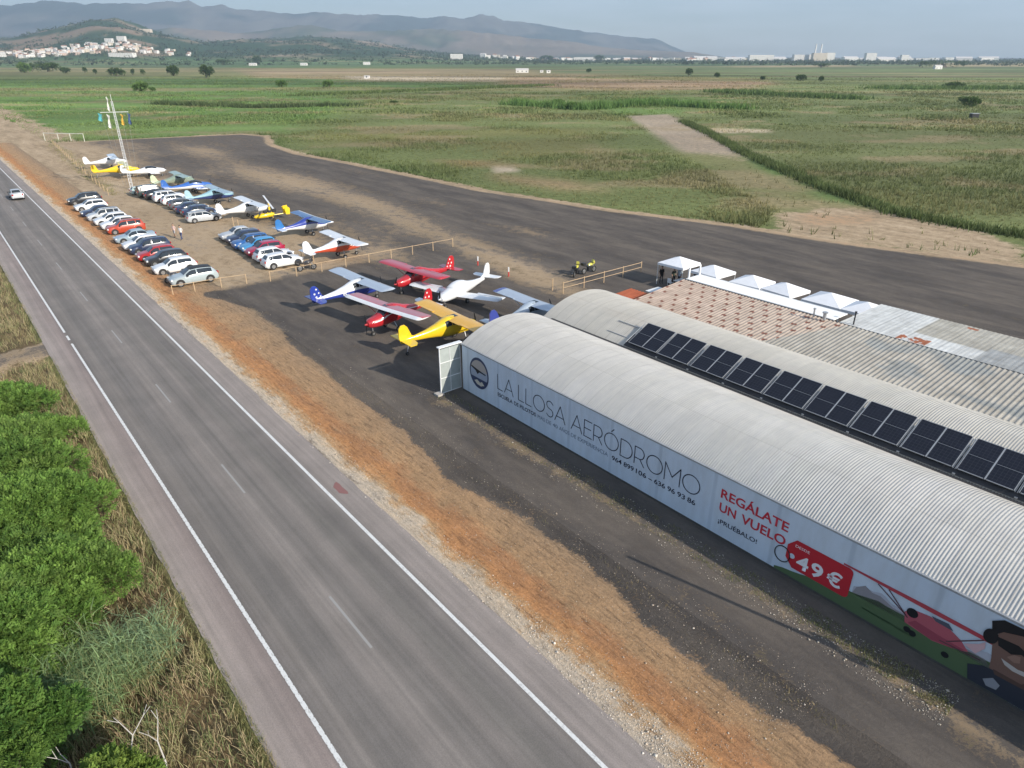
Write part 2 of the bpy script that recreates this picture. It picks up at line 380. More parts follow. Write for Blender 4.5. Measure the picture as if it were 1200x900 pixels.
    if verge: bump(m, math_n(m, 'ADD', math_n(m, 'ADD', fin, stf), math_n(m, 'MULTIPLY', ff, .4)), .9, .12)
    else: bump(m, math_n(m, 'ADD', fin, math_n(m, 'MULTIPLY', ff, .4)), .5, .06)
    return m
M['earth'] = earth_material('open_ground'); M['verge'] = earth_material('verge_earth', True)

# ------------------------------------------------------------------ ground sheets
def ground_fan():
    rad = np.concatenate([[2.0], np.geomspace(8, 13200, 430)])
    ang = np.concatenate([np.linspace(-180, -50, 40, endpoint=False), np.linspace(-50, 50, 520, endpoint=False), np.linspace(50, 180, 40)])
    A_, D_ = np.meshgrid(np.radians(ang), rad); x = np.sin(A_) * D_; y = np.cos(A_) * D_
    z = terrain_h(x, y)
    s, r = -.6357 * x + .7719 * y, .7719 * x + .6357 * y
    ditch = np.exp(-((r + 1.2) / 2.0) ** 2) * (1 - sm(np.abs(s - 60), 2.2, 5) * 0) * -.7
    ditch = (ditch - .32 * sm(3.15 - r, 0, .25) * (1 - sm(-r, 2, 9))) * (1 - np.exp(-((s - 59.4) / 2.6) ** 4)) * (D_ < 400)
    z = z + ditch - .02 + np.where((D_ > 1500) | (r < 2.5), 0, 0)
    a, d, o = surface_masks(x, y); f = field_colour(x, y)
    # hill colour
    hz = sm(z, 4, 25)[..., None]
    n = fbm(x * .006, y * .006, 77, 5)[..., None]; n2 = fbm(x * .0025, y * .0025, 70, 3)[..., None]
    hc = np.array((.035, .07, .03)) * (1 - sm(n, .50, .66)) + np.array((.24, .175, .12)) * sm(n, .50, .62)
    hc = hc * (1 - sm(n2, .64, .76) * .6) + np.array((.42, .32, .24)) * sm(n2, .64, .76) * .6
    f = f * (1 - hz) + hc * hz
    # roadside soil under the dry grass on the left
    le = (sm(3.4 - r, 0, .6) * (1 - sm(-r, 3, 8)) * (D_ < 700))[..., None]; f = f * (1 - le) + np.array((.16, .115, .065)) * le
    # side track joining the road
    tr = (np.exp(-((s - 59.3 - .1 * (r - 3)) / 1.9) ** 4) * (r < 5) * (r > -60))
    d = np.maximum(d, tr * .9); a = np.where(tr > .4, np.maximum(a, .50 * tr), a)
    nr, na = x.shape; idx = np.arange(nr * na).reshape(nr, na)
    F_ = np.stack([idx[:-1, :-1], idx[:-1, 1:], idx[1:, 1:], idx[1:, :-1]], -1).reshape(-1, 4)
    g = fast_mesh('ground', np.stack([x, y, z], -1).reshape(-1, 3), F_, M['earth'], attrs={'A': np.stack([a, d, o], -1).reshape(-1, 3), 'F': f.reshape(-1, 3)}, smooth=True)
    tag(g, kind='structure')
ground_fan()
def sheet(name, s0, s1, r0, r1, step, z, keep=None, mat='earth'):
    ss = np.arange(s0, s1 + step, step); rr = np.arange(r0, r1 + step, step); S_, R_ = np.meshgrid(ss, rr, indexing='ij')
    x = -.6357 * S_ + .7719 * R_; y = .7719 * S_ + .6357 * R_
    a, d, o = surface_masks(x, y); f = field_colour(x, y)
    zz = np.full(x.shape, z) if not callable(z) else z(S_, R_)
    idx = np.arange(x.size).reshape(x.shape)
    F_ = np.stack([idx[:-1, :-1], idx[1:, :-1], idx[1:, 1:], idx[:-1, 1:]], -1)
    if keep is not None: F_ = F_[keep(x, y)[:-1, :-1]]
    F_ = F_.reshape(-1, 4)[:, ::-1]
    return tag(fast_mesh(name, np.stack([x, y, zz], -1).reshape(-1, 3), F_, M[mat], attrs={'A': np.stack([a, d, o], -1).reshape(-1, 3), 'F': f.reshape(-1, 3)}, smooth=True), kind='structure')
sheet('apron', -40, 220, 18.5, 104, .5, 0.0, lambda x, y: sdist(x, y, APRON) > -1.0)
def verge_z(s, r):
    b = sm(r, 12.6, 13.6) * (1 - sm(r, 17, 18.5)); e = sm(r, 12.55, 12.9)
    return .004 + b * ((fbm(s * .5, r * .9, 3, 4) - .45) * .28 + .06) * e - (1 - e) * .0
sheet('dirt_verge', -30, 225, 12.4, 18.6, .2, verge_z, None, 'verge')

# road ------------------------------------------------------------
def road_material():
    m = newmat('road_asphalt', rough=.85, spec=.3)
    t = N(m, 'ShaderNodeTexCoord'); sp = N(m, 'ShaderNodeSeparateXYZ'); LK(m, t.outputs['Object'], sp.inputs[0])
    c = t.outputs['Object']
    mp = N(m, 'ShaderNodeMapping'); mp.inputs['Scale'].default_value = (.02, 1, 1); LK(m, c, mp.inputs[0])
    lane = ramp(m, math_n(m, 'MULTIPLY', sp.outputs[1], .1),
                [(.30, (.315, .275, .245)), (.47, (0.244, 0.202, 0.183)), (.50, (0.165, 0.149, 0.136)), (.56, (0.201, 0.181, 0.162)), (.60, (0.161, 0.148, 0.135)), (.68, (0.171, 0.156, 0.142)), (.73, (0.213, 0.190, 0.171)), (.79, (0.222, 0.199, 0.179)),
                 (.86, (0.165, 0.151, 0.137)), (.92, (0.205, 0.183, 0.165)), (.985, (0.168, 0.155, 0.139))])
    # lanes beyond r=10 repeat by a second ramp
    lane2 = ramp(m, math_n(m, 'MULTIPLY', sp.outputs[1], .1 * .7),
                 [(.0, (0.244, 0.202, 0.183)), (.700, (0.168, 0.155, 0.139)), (.735, (0.159, 0.145, 0.133)), (.765, (0.195, 0.176, 0.159)), (.785, (.20, .178, .162)), (.80, (.26, .227, .205)), (.9, (.28, .245, .22))])
    lane = mixc(m, math_n(m, 'GREATER_THAN', sp.outputs[1], 10.0), lane, lane2)
    streak = noise_node(m, mp.outputs[0], 3.0, 5, .6); n2 = noise_node(m, c, .4, 5, .6); n3 = noise_node(m, c, 28, 3, .8)
    col = mixc(m, 1, lane, ramp(m, streak, [(.3, (.82, .82, .82)), (.7, (1.16, 1.15, 1.15))]), 'MULTIPLY')
    col = mixc(m, 1, col, ramp(m, n2, [(.35, (.92, .92, .92)), (.65, (1.08, 1.07, 1.07))]), 'MULTIPLY')
    col = mixc(m, 1, col, ramp(m, n3, [(.25, (.75, .75, .75)), (.75, (1.25, 1.25, 1.25))]), 'MULTIPLY')
    LK(m, col, BS(m).inputs['Base Color']); bump(m, n3, .25, .01)
    return m
def strip_mesh(name, s0, s1, r0, r1, z, mat, parent, ds=2.0, jag=0.0):
    n = max(2, int((s1 - s0) / ds) + 1); ss = np.linspace(s0, s1, n)
    ja = (fbm(ss * 1.1, ss * 0 + r0, 3, 3) - .5) * jag; jb = (fbm(ss * 1.3, ss * 0 + r1, 5, 3) - .5) * jag
    v = np.concatenate([np.stack([ss, r0 + ja, ss * 0 + z], -1), np.stack([ss, r1 + jb, ss * 0 + z], -1)])
    f = np.array([(i, n + i, n + i + 1, i + 1) for i in range(n - 1)])[:, ::-1]
    v[:, 1] *= 1
    o = fast_mesh(name, v, f, mat, parent); return o
ROADM = Matrix(((-.6357, .7719, 0, 0), (.7719, .6357, 0, 0), (0, 0, 1, 0), (0, 0, 0, 1)))
def place_sr(o): o.matrix_world = ROADM; return o      # local x = s, local y = r (mirrored frame, flat things only)
road = strip_mesh('road', -60, 900, 3.2, 12.62, .012, road_material(), None, .5, .14); place_sr(road); tag(road, kind='structure')
mb = MB(); mb.box((420, 3.27, -.25), (960, .1, .5)); rs_ = mb.build('road_edge', bpy.data.materials['road_asphalt']); place_sr(rs_); tag(rs_, kind='structure')
def line_mat():
    m = newmat('road_marking', (.62, .62, .60), .7); c = coords(m); n = noise_node(m, c, 9, 5, .7)
    LK(m, ramp(m, n, [(.3, (.40, .39, .375)), (.5, (.66, .66, .64))]), BS(m).inputs['Base Color']); return m
LM = line_mat(); DM = newmat('faded_marking', (.30, .29, .275), .8)
for (a, b, r0, r1, m) in [(-60, 900, 11.10, 11.25, LM), (62.4, 900, 4.83, 4.98, LM), (60.3, 61.5, 4.83, 4.98, LM)]:
    place_sr(tag(strip_mesh('road_marking', a, b, r0, r1, .018, m, None, 3), kind='structure'))
mb = MB()                                     # profiled near part of the left line
s = -20.0
while s < 59.2:
    mb.add([(s, 4.83, .018), (s + .33, 4.83, .018), (s + .33, 4.98, .018), (s, 4.98, .018)], [(0, 1, 2, 3)])
    mb.add([(s + .33, 4.845, .018), (s + .42, 4.845, .018), (s + .42, 4.965, .018), (s + .33, 4.965, .018)], [(0, 1, 2, 3)]); s += .42
place_sr(tag(mb.build('road_marking', LM), kind='structure'))
mb = MB()
for k in range(-3, 40):
    a = 17.9 + 13.05 * k; mb.add([(a, 7.88, .018), (a + 3.5, 7.88, .018), (a + 3.5, 7.98, .018), (a, 7.98, .018)], [(0, 1, 2, 3)])
place_sr(tag(mb.build('road_marking', DM), kind='structure'))
mb = MB(); X, Y = SRof(*at(398, 573)); mb.add([(X + .6 * math.cos(t) * (1 + .3 * math.sin(3 * t)), Y + .28 * math.sin(t) * (1 + .4 * math.cos(2 * t)), .020) for t in np.linspace(0, 6.0, 14)], [tuple(range(14))])
place_sr(tag(mb.build('road_stain', newmat('red_stain', (.23, .11, .10), .8)), kind='structure'))

# ------------------------------------------------------------------ hangars (local x = along the hangar, towards the aircraft; local y = away from the road)
# A thing placed at XY(s, r) with rotation ROAD_ANG has local x = +s and local y = -r, so r is passed as -y.
def srv(s, r, z): return (s, -r, z)
def root_sr(name, s=0, r=0, z=0):
    x, y = XY(s, r); return empty(name, (x, y, z), ROAD_ANG)
def sheet_metal(name, col, rough, metal, joint=1.0, rust=0.0):
    m = newmat(name, col, rough, metal, .4); c = coords(m); cz = coords(m, (.35, 1, 1)); n = noise_node(m, cz, .8, 6, .65); n2 = noise_node(m, coords(m, (3, .5, .5)), 1.3, 5, .7)
    a = ramp(m, n, [(.3, tuple(v * .93 for v in col)), (.7, tuple(min(1, v * 1.06) for v in col))])
    a = mixc(m, 1, a, ramp(m, n2, [(.3, (.88, .88, .9)), (.7, (1.06, 1.05, 1.03))]), 'MULTIPLY')
    if rust:
        n3 = noise_node(m, cz, .35, 6, .7); a = mixc(m, ramp(m, n3, [(.55, (0, 0, 0)), (.75, (rust, rust, rust))]), a, (.30, .19, .12))
    bk = N(m, 'ShaderNodeTexBrick'); bk.offset = 0; bk.inputs['Scale'].default_value = 1; bk.inputs['Brick Width'].default_value = .98; bk.inputs['Row Height'].default_value = 2.6; bk.inputs['Mortar Size'].default_value = .018
    bk.inputs['Color1'].default_value = (1, 1, 1, 1); bk.inputs['Color2'].default_value = (.93, .93, .92, 1); bk.inputs['Mortar'].default_value = (.80, .79, .77, 1); LK(m, c, bk.inputs['Vector'])
    a = mixc(m, 1, a, bk.outputs[0], 'MULTIPLY'); LK(m, a, BS(m).inputs['Base Color']); return m
M['roof1'] = sheet_metal('corrugated_pale_metal', (.54, .52, .48), .42, .12)
M['roof2'] = sheet_metal('corrugated_dusty_metal', (.50, .475, .42), .5, .08, rust=.15)
M['wall'] = weathered('hangar_wall_sheet', (.34, .36, .38), .6, .1, .2, 1)
M['darkwall'] = weathered('dark_plinth', (.07, .065, .06), .8, 0, .3, 2)
M['membrane'] = weathered('bitumen_gutter', (.035, .035, .038), .7, 0, .3, 1.5)
def arc_z(r, c, hw, eave, rise):
    Rr = (hw * hw + rise * rise) / (2 * rise); return eave + rise - Rr + math.sqrt(max(0, Rr * Rr - (r - c) ** 2))
def arc_roof(s0, s1, c, hw, eave, rise, pitch, amp, mat, parent, over=.08):
    n = int((s1 - s0) / pitch * 6); ss = np.linspace(s0, s1, n); rr = np.linspace(c - hw - over, c + hw + over, 34)
    S_, R_ = np.meshgrid(ss, rr, indexing='ij')
    Rd = (hw * hw + rise * rise) / (2 * rise); Z = eave + rise - Rd + np.sqrt(np.maximum(0, Rd * Rd - (R_ - c) ** 2))
    off = np.sin(S_ / pitch * 2 * math.pi) * amp; nx = (R_ - c) / Rd; nz = np.sqrt(1 - nx ** 2)
    lap = np.floor((S_ * .97) % 1.0 * 1.0) * 0
    V = np.stack([S_, -(R_ + off * nx), Z + off * nz + lap], -1)
    idx = np.arange(S_.size).reshape(S_.shape)
    F_ = np.stack([idx[:-1, :-1], idx[:-1, 1:], idx[1:, 1:], idx[1:, :-1]], -1).reshape(-1, 4)
    V2 = V.copy(); V2[..., 2] -= .03
    allV = np.concatenate([V.reshape(-1, 3), V2.reshape(-1, 3)]); allF = np.concatenate([F_, F_[:, ::-1] + S_.size])
    return fast_mesh('roof', allV, allF, mat, parent, smooth=True)
def end_wall(s, c, hw, eave, rise, name, mat, parent, z0=0.0, thick=.12):
    pts = [(-(c - hw), z0), (-(c - hw), eave)] + [(-(c - hw + 2 * hw * i / 16), arc_z(c - hw + 2 * hw * i / 16, c, hw, eave, rise) - .04) for i in range(1, 16)] + [(-(c + hw), eave), (-(c + hw), z0)]
    b = MB(); b.prism(pts, thick, 'x', s); return b.build(name, mat, parent)
def hangar(label, s0, s1, c, hw, eave, rise, mat, near):
    t = root_sr('hangar'); tag(t, label, 'hangar', 'arched hangars side by side')
    arc_roof(s0, s1, c, hw, eave, rise, .122, .010, mat, t)
    for sg in (-1, 1):
        b = MB(); b.box(((s0 + s1) / 2, -(c + sg * (hw - .06)), eave / 2 - .04), (s1 - s0 - .1, .12, eave - .08)); b.build('wall', M['wall'], t)
    end_wall(s1 - .12, c, hw - .14, eave - .05, rise - .05, 'front_wall', M['wall'], t); end_wall(s0 + .12, c, hw - .14, eave - .05, rise - .05, 'back_wall', M['wall'], t)
    b = MB(); b.box((s1 + .02, -c, 1.45), (.1, hw * 1.5, 2.9)); d = b.build('door', M['wall'], t)
    b = MB()
    for k in range(-4, 5): b.box((s1 + .085, -c + k * hw * .18, 1.45), (.03, .05, 2.8))
    b.build('door_rib', M['steel'], d)
    b = MB(); b.box(((s0 + s1) / 2, -(c - hw - .09), eave - .02), (s1 - s0, .10, .09)); b.build('eave_trim', M['steel'], t)
    return t
h1 = hangar('pale grey barrel roofed hangar carrying the long blue-white banner', -14, 33.9, 27.4, 3.72, 3.22, 1.07, M['roof1'], True)
h2 = hangar('barrel roofed hangar behind the banner one, with solar panels along its slope', -14, 34.3, 34.98, 3.76, 3.22, 1.09, M['roof2'], False)
b = MB(); b.box((10, -31.2, 3.2), (47, .55, .14)); g_ = b.build('valley_gutter', M['membrane'], h2)
b = MB(); b.grid([[srv(s, r_, arc_z(r_, 34.98, 3.76, 3.22, 1.09) + .06) for r_ in (31.3, 31.5, 31.75, 32.0, 32.3)] for s in (-14, 26.8)]); b.build('roof_membrane', M['membrane'], h2)
# open sliding door leaf at the corner of the first hangar
t = root_sr('sliding_door', 34.0, 22.78); tag(t, 'tall grey sliding door leaf standing out past the banner corner', 'door')
b = MB(); b.box((0, 0, 1.62), (.06, 1.56, 3.05)); b.build('panel', weathered('greenish_sheet', (.36, .40, .385), .55, .1, .12, 2), t)
b = MB()
for y in (-.8, .8): b.box((0, y, 1.64), (.08, .045, 3.2))
for z in (.07, 1.12, 2.2, 3.26): b.box((-.02, 0, z), (.09, 1.62, .03))
b.box((-.045, .02, 1.62), (.035, .03, 3.05)); b.box((0, 0, 3.30), (.3, 1.8, .06))
b.build('frame', M['whitepaint'], t)
b = MB(); b.box((0, .95, .06), (.5, .5, .12)); b.build('footing', weathered('concrete', (.42, .39, .35), .9), t)

# ------------------------------------------------------------------ banner on the hangar wall
bt = root_sr('advertising_banner', 0, 23.5); tag(bt, 'long pale blue printed flying school banner along the hangar wall', 'banner')
# local x = s (text runs towards -x), local y = 0 plane facing +y (towards the road)
def bx_(s, z, k=0): return (s, .02 + .004 * k, z)
def bpoly(pts, k, name, mat, parent=bt, thick=.003):
    b = MB(); b.prism([(p[0], p[1]) for p in pts], thick, 'y', .02 + .004 * k)
    return b.build(name, mat, parent)
def flat(name, col): 
    if name not in M: M[name] = newmat(name, col, .55, 0, .3)
    return M[name]
b = MB()
ss = np.linspace(-13, 33.6, 60); rows = []
for z in (.12, 1.2, 2.2, 3.2): rows.append([(s, .012 + .006 * math.sin(s * 2.1 + z) * 0, z) for s in ss])
b.grid(rows); sheet_m = newmat('banner_vinyl', (.52, .60, .70), .5, 0, .3)
c_ = coords(sheet_m); n_ = noise_node(sheet_m, c_, .25, 3, .5); bk_ = N(sheet_m, 'ShaderNodeTexWave'); bk_.wave_type = 'BANDS'; bk_.bands_direction = 'X'; bk_.inputs['Scale'].default_value = .1; LK(sheet_m, c_, bk_.inputs['Vector'])
seam = ramp(sheet_m, bk_.outputs['Fac'], [(.985, (1, 1, 1)), (.998, (.86, .87, .88))])
n3_ = noise_node(sheet_m, coords(sheet_m, (1, 1, .25)), 1.6, 5, .6); dirt_ = ramp(sheet_m, n3_, [(.35, (.93, .92, .90)), (.6, (1.03, 1.03, 1.03))])
LK(sheet_m, mixc(sheet_m, 1, mixc(sheet_m, 1, ramp(sheet_m, n_, [(.3, (.50, .585, .69)), (.7, (.56, .64, .73))]), seam, 'MULTIPLY'), dirt_, 'MULTIPLY'), BS(sheet_m).inputs['Base Color'])
bump(sheet_m, noise_node(sheet_m, coords(sheet_m, (1, 1, .4)), 1.1, 3, .5), .5, .05)
b.build('printed_sheet', sheet_m, bt)
b = MB(); b.box((10.3, -.01, .06), (46.6, .05, .12)); b.build('bottom_rail', M['darkwall'], bt)
INK = flat('navy_ink', (.02, .025, .05)); REDI = flat('red_ink', (.50, .03, .05)); WHI = flat('white_ink', (.75, .76, .78)); DKI = flat('black_ink', (.012, .013, .016))
# stroke lettering: glyphs on a unit-high box, polylines
def arcp(cx, cy, rx, ry, a0, a1, n=20): return [(cx + rx * math.cos(R(a0 + (a1 - a0) * i / n)), cy + ry * math.sin(R(a0 + (a1 - a0) * i / n))) for i in range(n + 1)]
GL = {'L': (.52, [[(0, 1), (0, 0), (.5, 0)]]), 'A': (.84, [[(0, 0), (.42, 1), (.84, 0)], [(.13, .3), (.71, .3)]]), 'O': (.98, [arcp(.49, .5, .49, .5, 0, 360, 36)]),
      'S': (.58, [[(.56, .84)] + arcp(.29, .76, .26, .24, 40, 250, 14)[0:] + [(.35, .5)] + arcp(.29, .26, .28, .26, 60, -150, 14)]),
      'E': (.56, [[(.56, 1), (0, 1), (0, 0), (.58, 0)], [(0, .52), (.5, .52)]]), 'R': (.64, [[(0, 0), (0, 1), (.3, 1)] + arcp(.32, .68, .29, .32, 90, -90, 12) + [(0, .36)], [(.36, .36), (.64, 0)]]),
      'D': (.80, [[(0, 0), (0, 1), (.3, 1)] + arcp(.32, .5, .47, .5, 90, -90, 20) + [(0, 0)]]), 'M': (.92, [[(0, 0), (0, 1), (.46, .33), (.92, 1), (.92, 0)]]), ' ': (.34, []),
      'Ó': (.98, [arcp(.49, .5, .49, .5, 0, 360, 36), [(.46, 1.12), (.62, 1.3)]])}
def stroke_text(name, txt, s0, z0, h, w, gap, mat, k, xs=1.0, slope=0.0, parent=bt):
    b = MB(); cur = 0
    for ch in txt:
        wd, st = GL[ch]
        for pl in st:
            P = [Vector((s0 - (cur + x * h * xs), z0 + z * h)) for x, z in pl]
            for i in range(len(P) - 1):
                d = P[i + 1] - P[i]
                if d.length < 1e-5: continue
                d.normalize(); nrm = Vector((-d.y, d.x)) * w / 2; e = d * w * .35
                q = [P[i] - e + nrm, P[i + 1] + e + nrm, P[i + 1] + e - nrm, P[i] - e - nrm]
                b.add([(p.x, .02 + .004 * k, p.y + slope * (s0 - p.x)) for p in q], [(0, 1, 2, 3)])
        cur += (wd * xs + gap) * h
    return b.build(name, mat, parent), cur
def font_words(name, txt, s0, z0, h, length, mat, k, bold=0.0):
    ws = txt.split(' '); tot = sum(len(w) for w in ws) + .6 * (len(ws) - 1); c = 0
    for w in ws: font_text(name, w, s0 - c / tot * length, z0, h, len(w) / tot * length * .985, mat, k, bold); c += len(w) + .6
def font_text(name, txt, s0, z0, h, length, mat, k, bold=0.0, parent=bt, slope=0.0):
    cu = bpy.data.curves.new(name, 'FONT'); cu.body = txt; cu.size = 1; cu.offset = bold; cu.resolution_u = 3
    tmp = bpy.data.objects.new('tmp', cu); COL.objects.link(tmp); bpy.context.view_layer.update()
    me = bpy.data.meshes.new_from_object(tmp.evaluated_get(bpy.context.evaluated_depsgraph_get()))
    bpy.data.objects.remove(tmp)
    co = np.array([v.co[:] for v in me.vertices]); x0, x1 = co[:, 0].min(), co[:, 0].max(); y1 = max(co[:, 1].max(), .01)
    ycap = .73
    for v in me.vertices:
        xx = (v.co.x - x0) / (x1 - x0) * length; v.co = (s0 - xx, .02 + .004 * k, z0 + v.co.y / ycap * h + slope * xx)
    me.materials.clear(); me.materials.append(mat)
    o = bpy.data.objects.new(name, me); COL.objects.link(o); o.parent = parent; return o
hd = []; cur = 29.9
for wd_ in ('LA', 'LLOSA', 'AERÓDROMO'):
    o_, wc = stroke_text('heading_lettering', wd_, cur, 1.50, .97, .05, .16, INK, 1, 1.0); hd.append(o_); cur -= wc + .34 * .97
xm = min(v.co.x for o_ in hd for v in o_.data.vertices); kx = (29.9 - 14.85) / (29.9 - xm)
for o_ in hd:
    for v in o_.data.vertices: v.co.x = 29.9 - (29.9 - v.co.x) * kx
font_words('subtitle_lettering', 'ESCUELA DE PILOTOS', 29.9, 1.0, .26, 3.6, INK, 1, .012)
font_words('subtitle_lettering', 'MÁS DE 40 AÑOS DE EXPERIENCIA', 26.15, 1.0, .25, 5.6, flat('slate_ink', (.13, .17, .24)), 1, -.006)
font_words('subtitle_lettering', '964 899 106 - 636 96 93 86', 20.3, .97, .28, 5.3, INK, 1, .012)
font_text('slogan_lettering', 'REGÁLATE', 13.76, 2.14, .47, 3.3, REDI, 1, .02)
font_words('slogan_lettering', 'UN VUELO', 13.74, 1.42, .47, 3.3, REDI, 1, .02)
font_text('slogan_lettering', '¡PRUÉBALO!', 13.7, .78, .24, 2.0, INK, 1, .01)
# round emblem
def disc(cx, cz, rx, rz, n=40): return [(cx + rx * math.cos(2 * math.pi * i / n), cz + rz * math.sin(2 * math.pi * i / n)) for i in range(n)]
em = bpoly(disc(31.8, 1.84, .99, 1.06), 1, 'round_emblem', flat('emblem_navy', (.03, .045, .10)))
def half_disc(cx, cz, r, z0, z1, n=30, wave=0):
    pts = []
    for i in range(n + 1):
        z = z0 + (z1 - z0) * i / n; pts.append((cx - math.sqrt(max(0, r * r - (z - cz) ** 2)), z))
    for i in range(n + 1):
        z = z1 - (z1 - z0) * i / n; pts.append((cx + math.sqrt(max(0, r * r - (z - cz) ** 2)), z))
    return pts
bpoly(half_disc(31.8, 1.84, .88, 2.05, 2.71), 2, 'emblem_sky', flat('emblem_grey', (.36, .33, .31)), em)
bpoly(half_disc(31.8, 1.84, .88, 1.50, 2.05), 2, 'emblem_band', flat('emblem_blue', (.28, .33, .42)), em)
bpoly([(32.6, 2.2), (31.9, 2.08), (31.1, 1.98), (31.1, 1.9), (31.75, 1.93), (31.95, 1.75), (32.15, 1.95), (32.6, 2.1)], 3, 'emblem_aircraft', DKI, em)
bpoly([(32.3, 1.22), (32.0, 1.36), (31.7, 1.22), (31.5, 1.34), (31.25, 1.15), (31.45, 1.08), (31.6, 1.0), (32.0, 1.03)], 3, 'emblem_crest', flat('emblem_cream', (.5, .48, .42)), em)
# red price tag with ring
tgp = []
x0, x1, z0, z1, rc = 10.35, 7.62, .60, 2.02, .2
z_off = lambda x: 0
for (cx, cz, a0) in ((x1 + rc, z1 - rc, 90), (x1 + rc, z0 + rc, 180)): tgp += [(cx + rc * math.cos(R(a0 + 15 * i)), cz + rc * math.sin(R(a0 + 15 * i))) for i in range(7)]
tgp += [(x0 - .35, z0), (x0, z0 + .4), (x0, z1 - .4), (x0 - .35, z1)]
ptag = bpoly(tgp, 4, 'price_tag', flat('tag_red', (.47, .022, .035)))
bpoly(disc(10.08, 1.16, .12, .12, 20), 5, 'eyelet', sheet_m, ptag)
b = MB(); rg = disc(10.5, 1.02, .34, .38, 28)
for i in range(28): a, c2 = rg[i], rg[(i + 1) % 28]; b.tube((a[0], .045, a[1]), (c2[0], .045, c2[1]), .022, n=6)
b.build('ring', DKI, ptag)
font_text('price_lettering', '4', 9.85, .78, .66, .52, WHI, 5, .028, ptag); font_text('price_lettering', '9', 9.22, .80, .66, .50, WHI, 5, .028, ptag); font_text('price_lettering', '€', 8.55, .84, .66, .60, WHI, 5, .024, ptag); font_text('price_lettering', 'DESDE', 10.02, 1.68, .13, .62, WHI, 5, .0, ptag)
# printed field, trees, aircraft and portrait
def blob(pts, k, name, mat, parent=bt): return bpoly(pts, k, name, mat, parent)
gx = np.linspace(10.75, 1.9, 24)
blob([(x, .8 + .3 * min(1, (9 - x) / 3)) for x in np.linspace(7.5, 1.9, 12)] + [(x, 1.5 + .12 * math.sin(x * 3.1) + .05 * math.sin(x * 9)) for x in np.linspace(1.9, 7.5, 40)], 1, 'printed_haze', flat('print_mist', (.42, .44, .50)))
blob([(x, .13) for x in gx] + [(x, .25 + 1.0 * min(1, (10.75 - x) / 4.2) + .02 * math.sin(x * 5)) for x in gx[::-1]], 2, 'printed_field', flat('field_green', (.085, .135, .065)))
blob([(7.5, .98), (7.4, 1.35), (7.1, 1.62), (6.8, 1.48), (6.5, 1.52), (6.0, 1.32), (5.4, 1.3), (4.5, 1.25), (3.4, 1.3), (2.9, 1.28), (2.6, 1.0), (5, 1.02)], 2, 'printed_trees', flat('tree_grey', (.27, .26, .28)))
blob([(7.0, .62), (5.5, .62), (4.9, .55), (5.5, .52), (7.0, .56)], 2, 'printed_shadow', flat('field_dark', (.05, .09, .045)))
pa = blob([(5.5, 1.0), (5.6, 1.45), (5.3, 1.72), (4.8, 1.8), (4.2, 1.75), (3.7, 1.5), (3.4, 1.2), (3.9, 1.0), (4.5, .86)], 3, 'printed_aircraft', flat('aircraft_pink', (.42, .10, .13)))
blob([(8.05, 2.05), (5.0, 1.98), (2.75, 1.98), (2.75, 2.14), (5.0, 2.17), (8.05, 2.12)], 4, 'printed_wing', flat('wing_red', (.42, .06, .08)), pa)
blob(disc(5.35, 1.55, .2, .2, 16), 4, 'printed_cowl', DKI, pa)
blob([(5.4, 1.05), (4.6, .88), (3.9, 1.0), (3.5, 1.2), (4.3, 1.22), (5.2, 1.3)], 4, 'printed_belly', flat('belly_dark', (.30, .06, .09)), pa)
blob([(3.6, 1.45), (3.2, 1.75), (3.05, 1.95), (3.0, 1.7), (3.2, 1.3)], 4, 'printed_tail', flat('aircraft_pale', (.60, .40, .42)), pa)
blob([(4.75, 1.85), (4.2, 1.9), (4.0, 1.7), (4.6, 1.72)], 4, 'printed_cockpit', flat('print_glass', (.08, .09, .12)), pa)
for (x, z) in ((5.35, .75), (5.15, .7), (4.0, .58)): blob(disc(x, z, .13, .13, 14), 4, 'printed_wheel', DKI, pa)
for p in (((6.7, 2.0), (5.5, 1.3)), ((6.3, 2.0), (5.45, 1.25)), ((3.1, 2.0), (4.1, 1.15)), ((3.0, 1.15), (4.3, 1.05))):
    a, c2 = Vector(p[0]), Vector(p[1]); d = (c2 - a).normalized(); nn = Vector((-d.y, d.x)) * .022
    blob([tuple(a + nn), tuple(c2 + nn), tuple(c2 - nn), tuple(a - nn)], 5, 'printed_strut', flat('strut_dark', (.10, .05, .06)), pa)
po = blob([(3.15, .15), (3.3, .75), (2.9, 1.0), (2.3, 1.1), (1.2, 1.15), (.3, 1.0), (-.3, .7), (-.4, .15)], 6, 'printed_portrait', flat('portrait_shirt', (.03, .035, .05)))
blob([(2.7, 1.05), (2.75, 1.5), (2.9, 2.2), (2.75, 2.75), (2.3, 3.0), (1.5, 3.05), (1.1, 2.7), (1.0, 2.0), (1.2, 1.4), (1.5, 1.05)], 7, 'printed_face', flat('portrait_skin', (.17, .10, .08)), po)
blob([(2.95, 2.35), (3.1, 2.9), (2.8, 3.15), (1.9, 3.19), (1.0, 3.15), (.85, 2.5), (1.1, 2.8), (2.2, 2.9), (2.7, 2.7)], 8, 'printed_hair', DKI, po)
blob([(2.8, 2.42), (2.2, 2.48), (2.0, 2.38), (1.3, 2.42), (1.2, 2.2), (1.5, 2.0), (1.9, 2.15), (2.05, 2.2), (2.3, 2.02), (2.7, 2.1)], 9, 'printed_sunglasses', DKI, po)
blob([(1.75, 1.1), (1.5, 1.5), (1.55, 2.1), (1.3, 2.7), (1.0, 2.5), (1.0, 2.0), (1.2, 1.4), (1.5, 1.08)], 8, 'printed_cheek', flat('portrait_shade', (.09, .055, .045)), po)
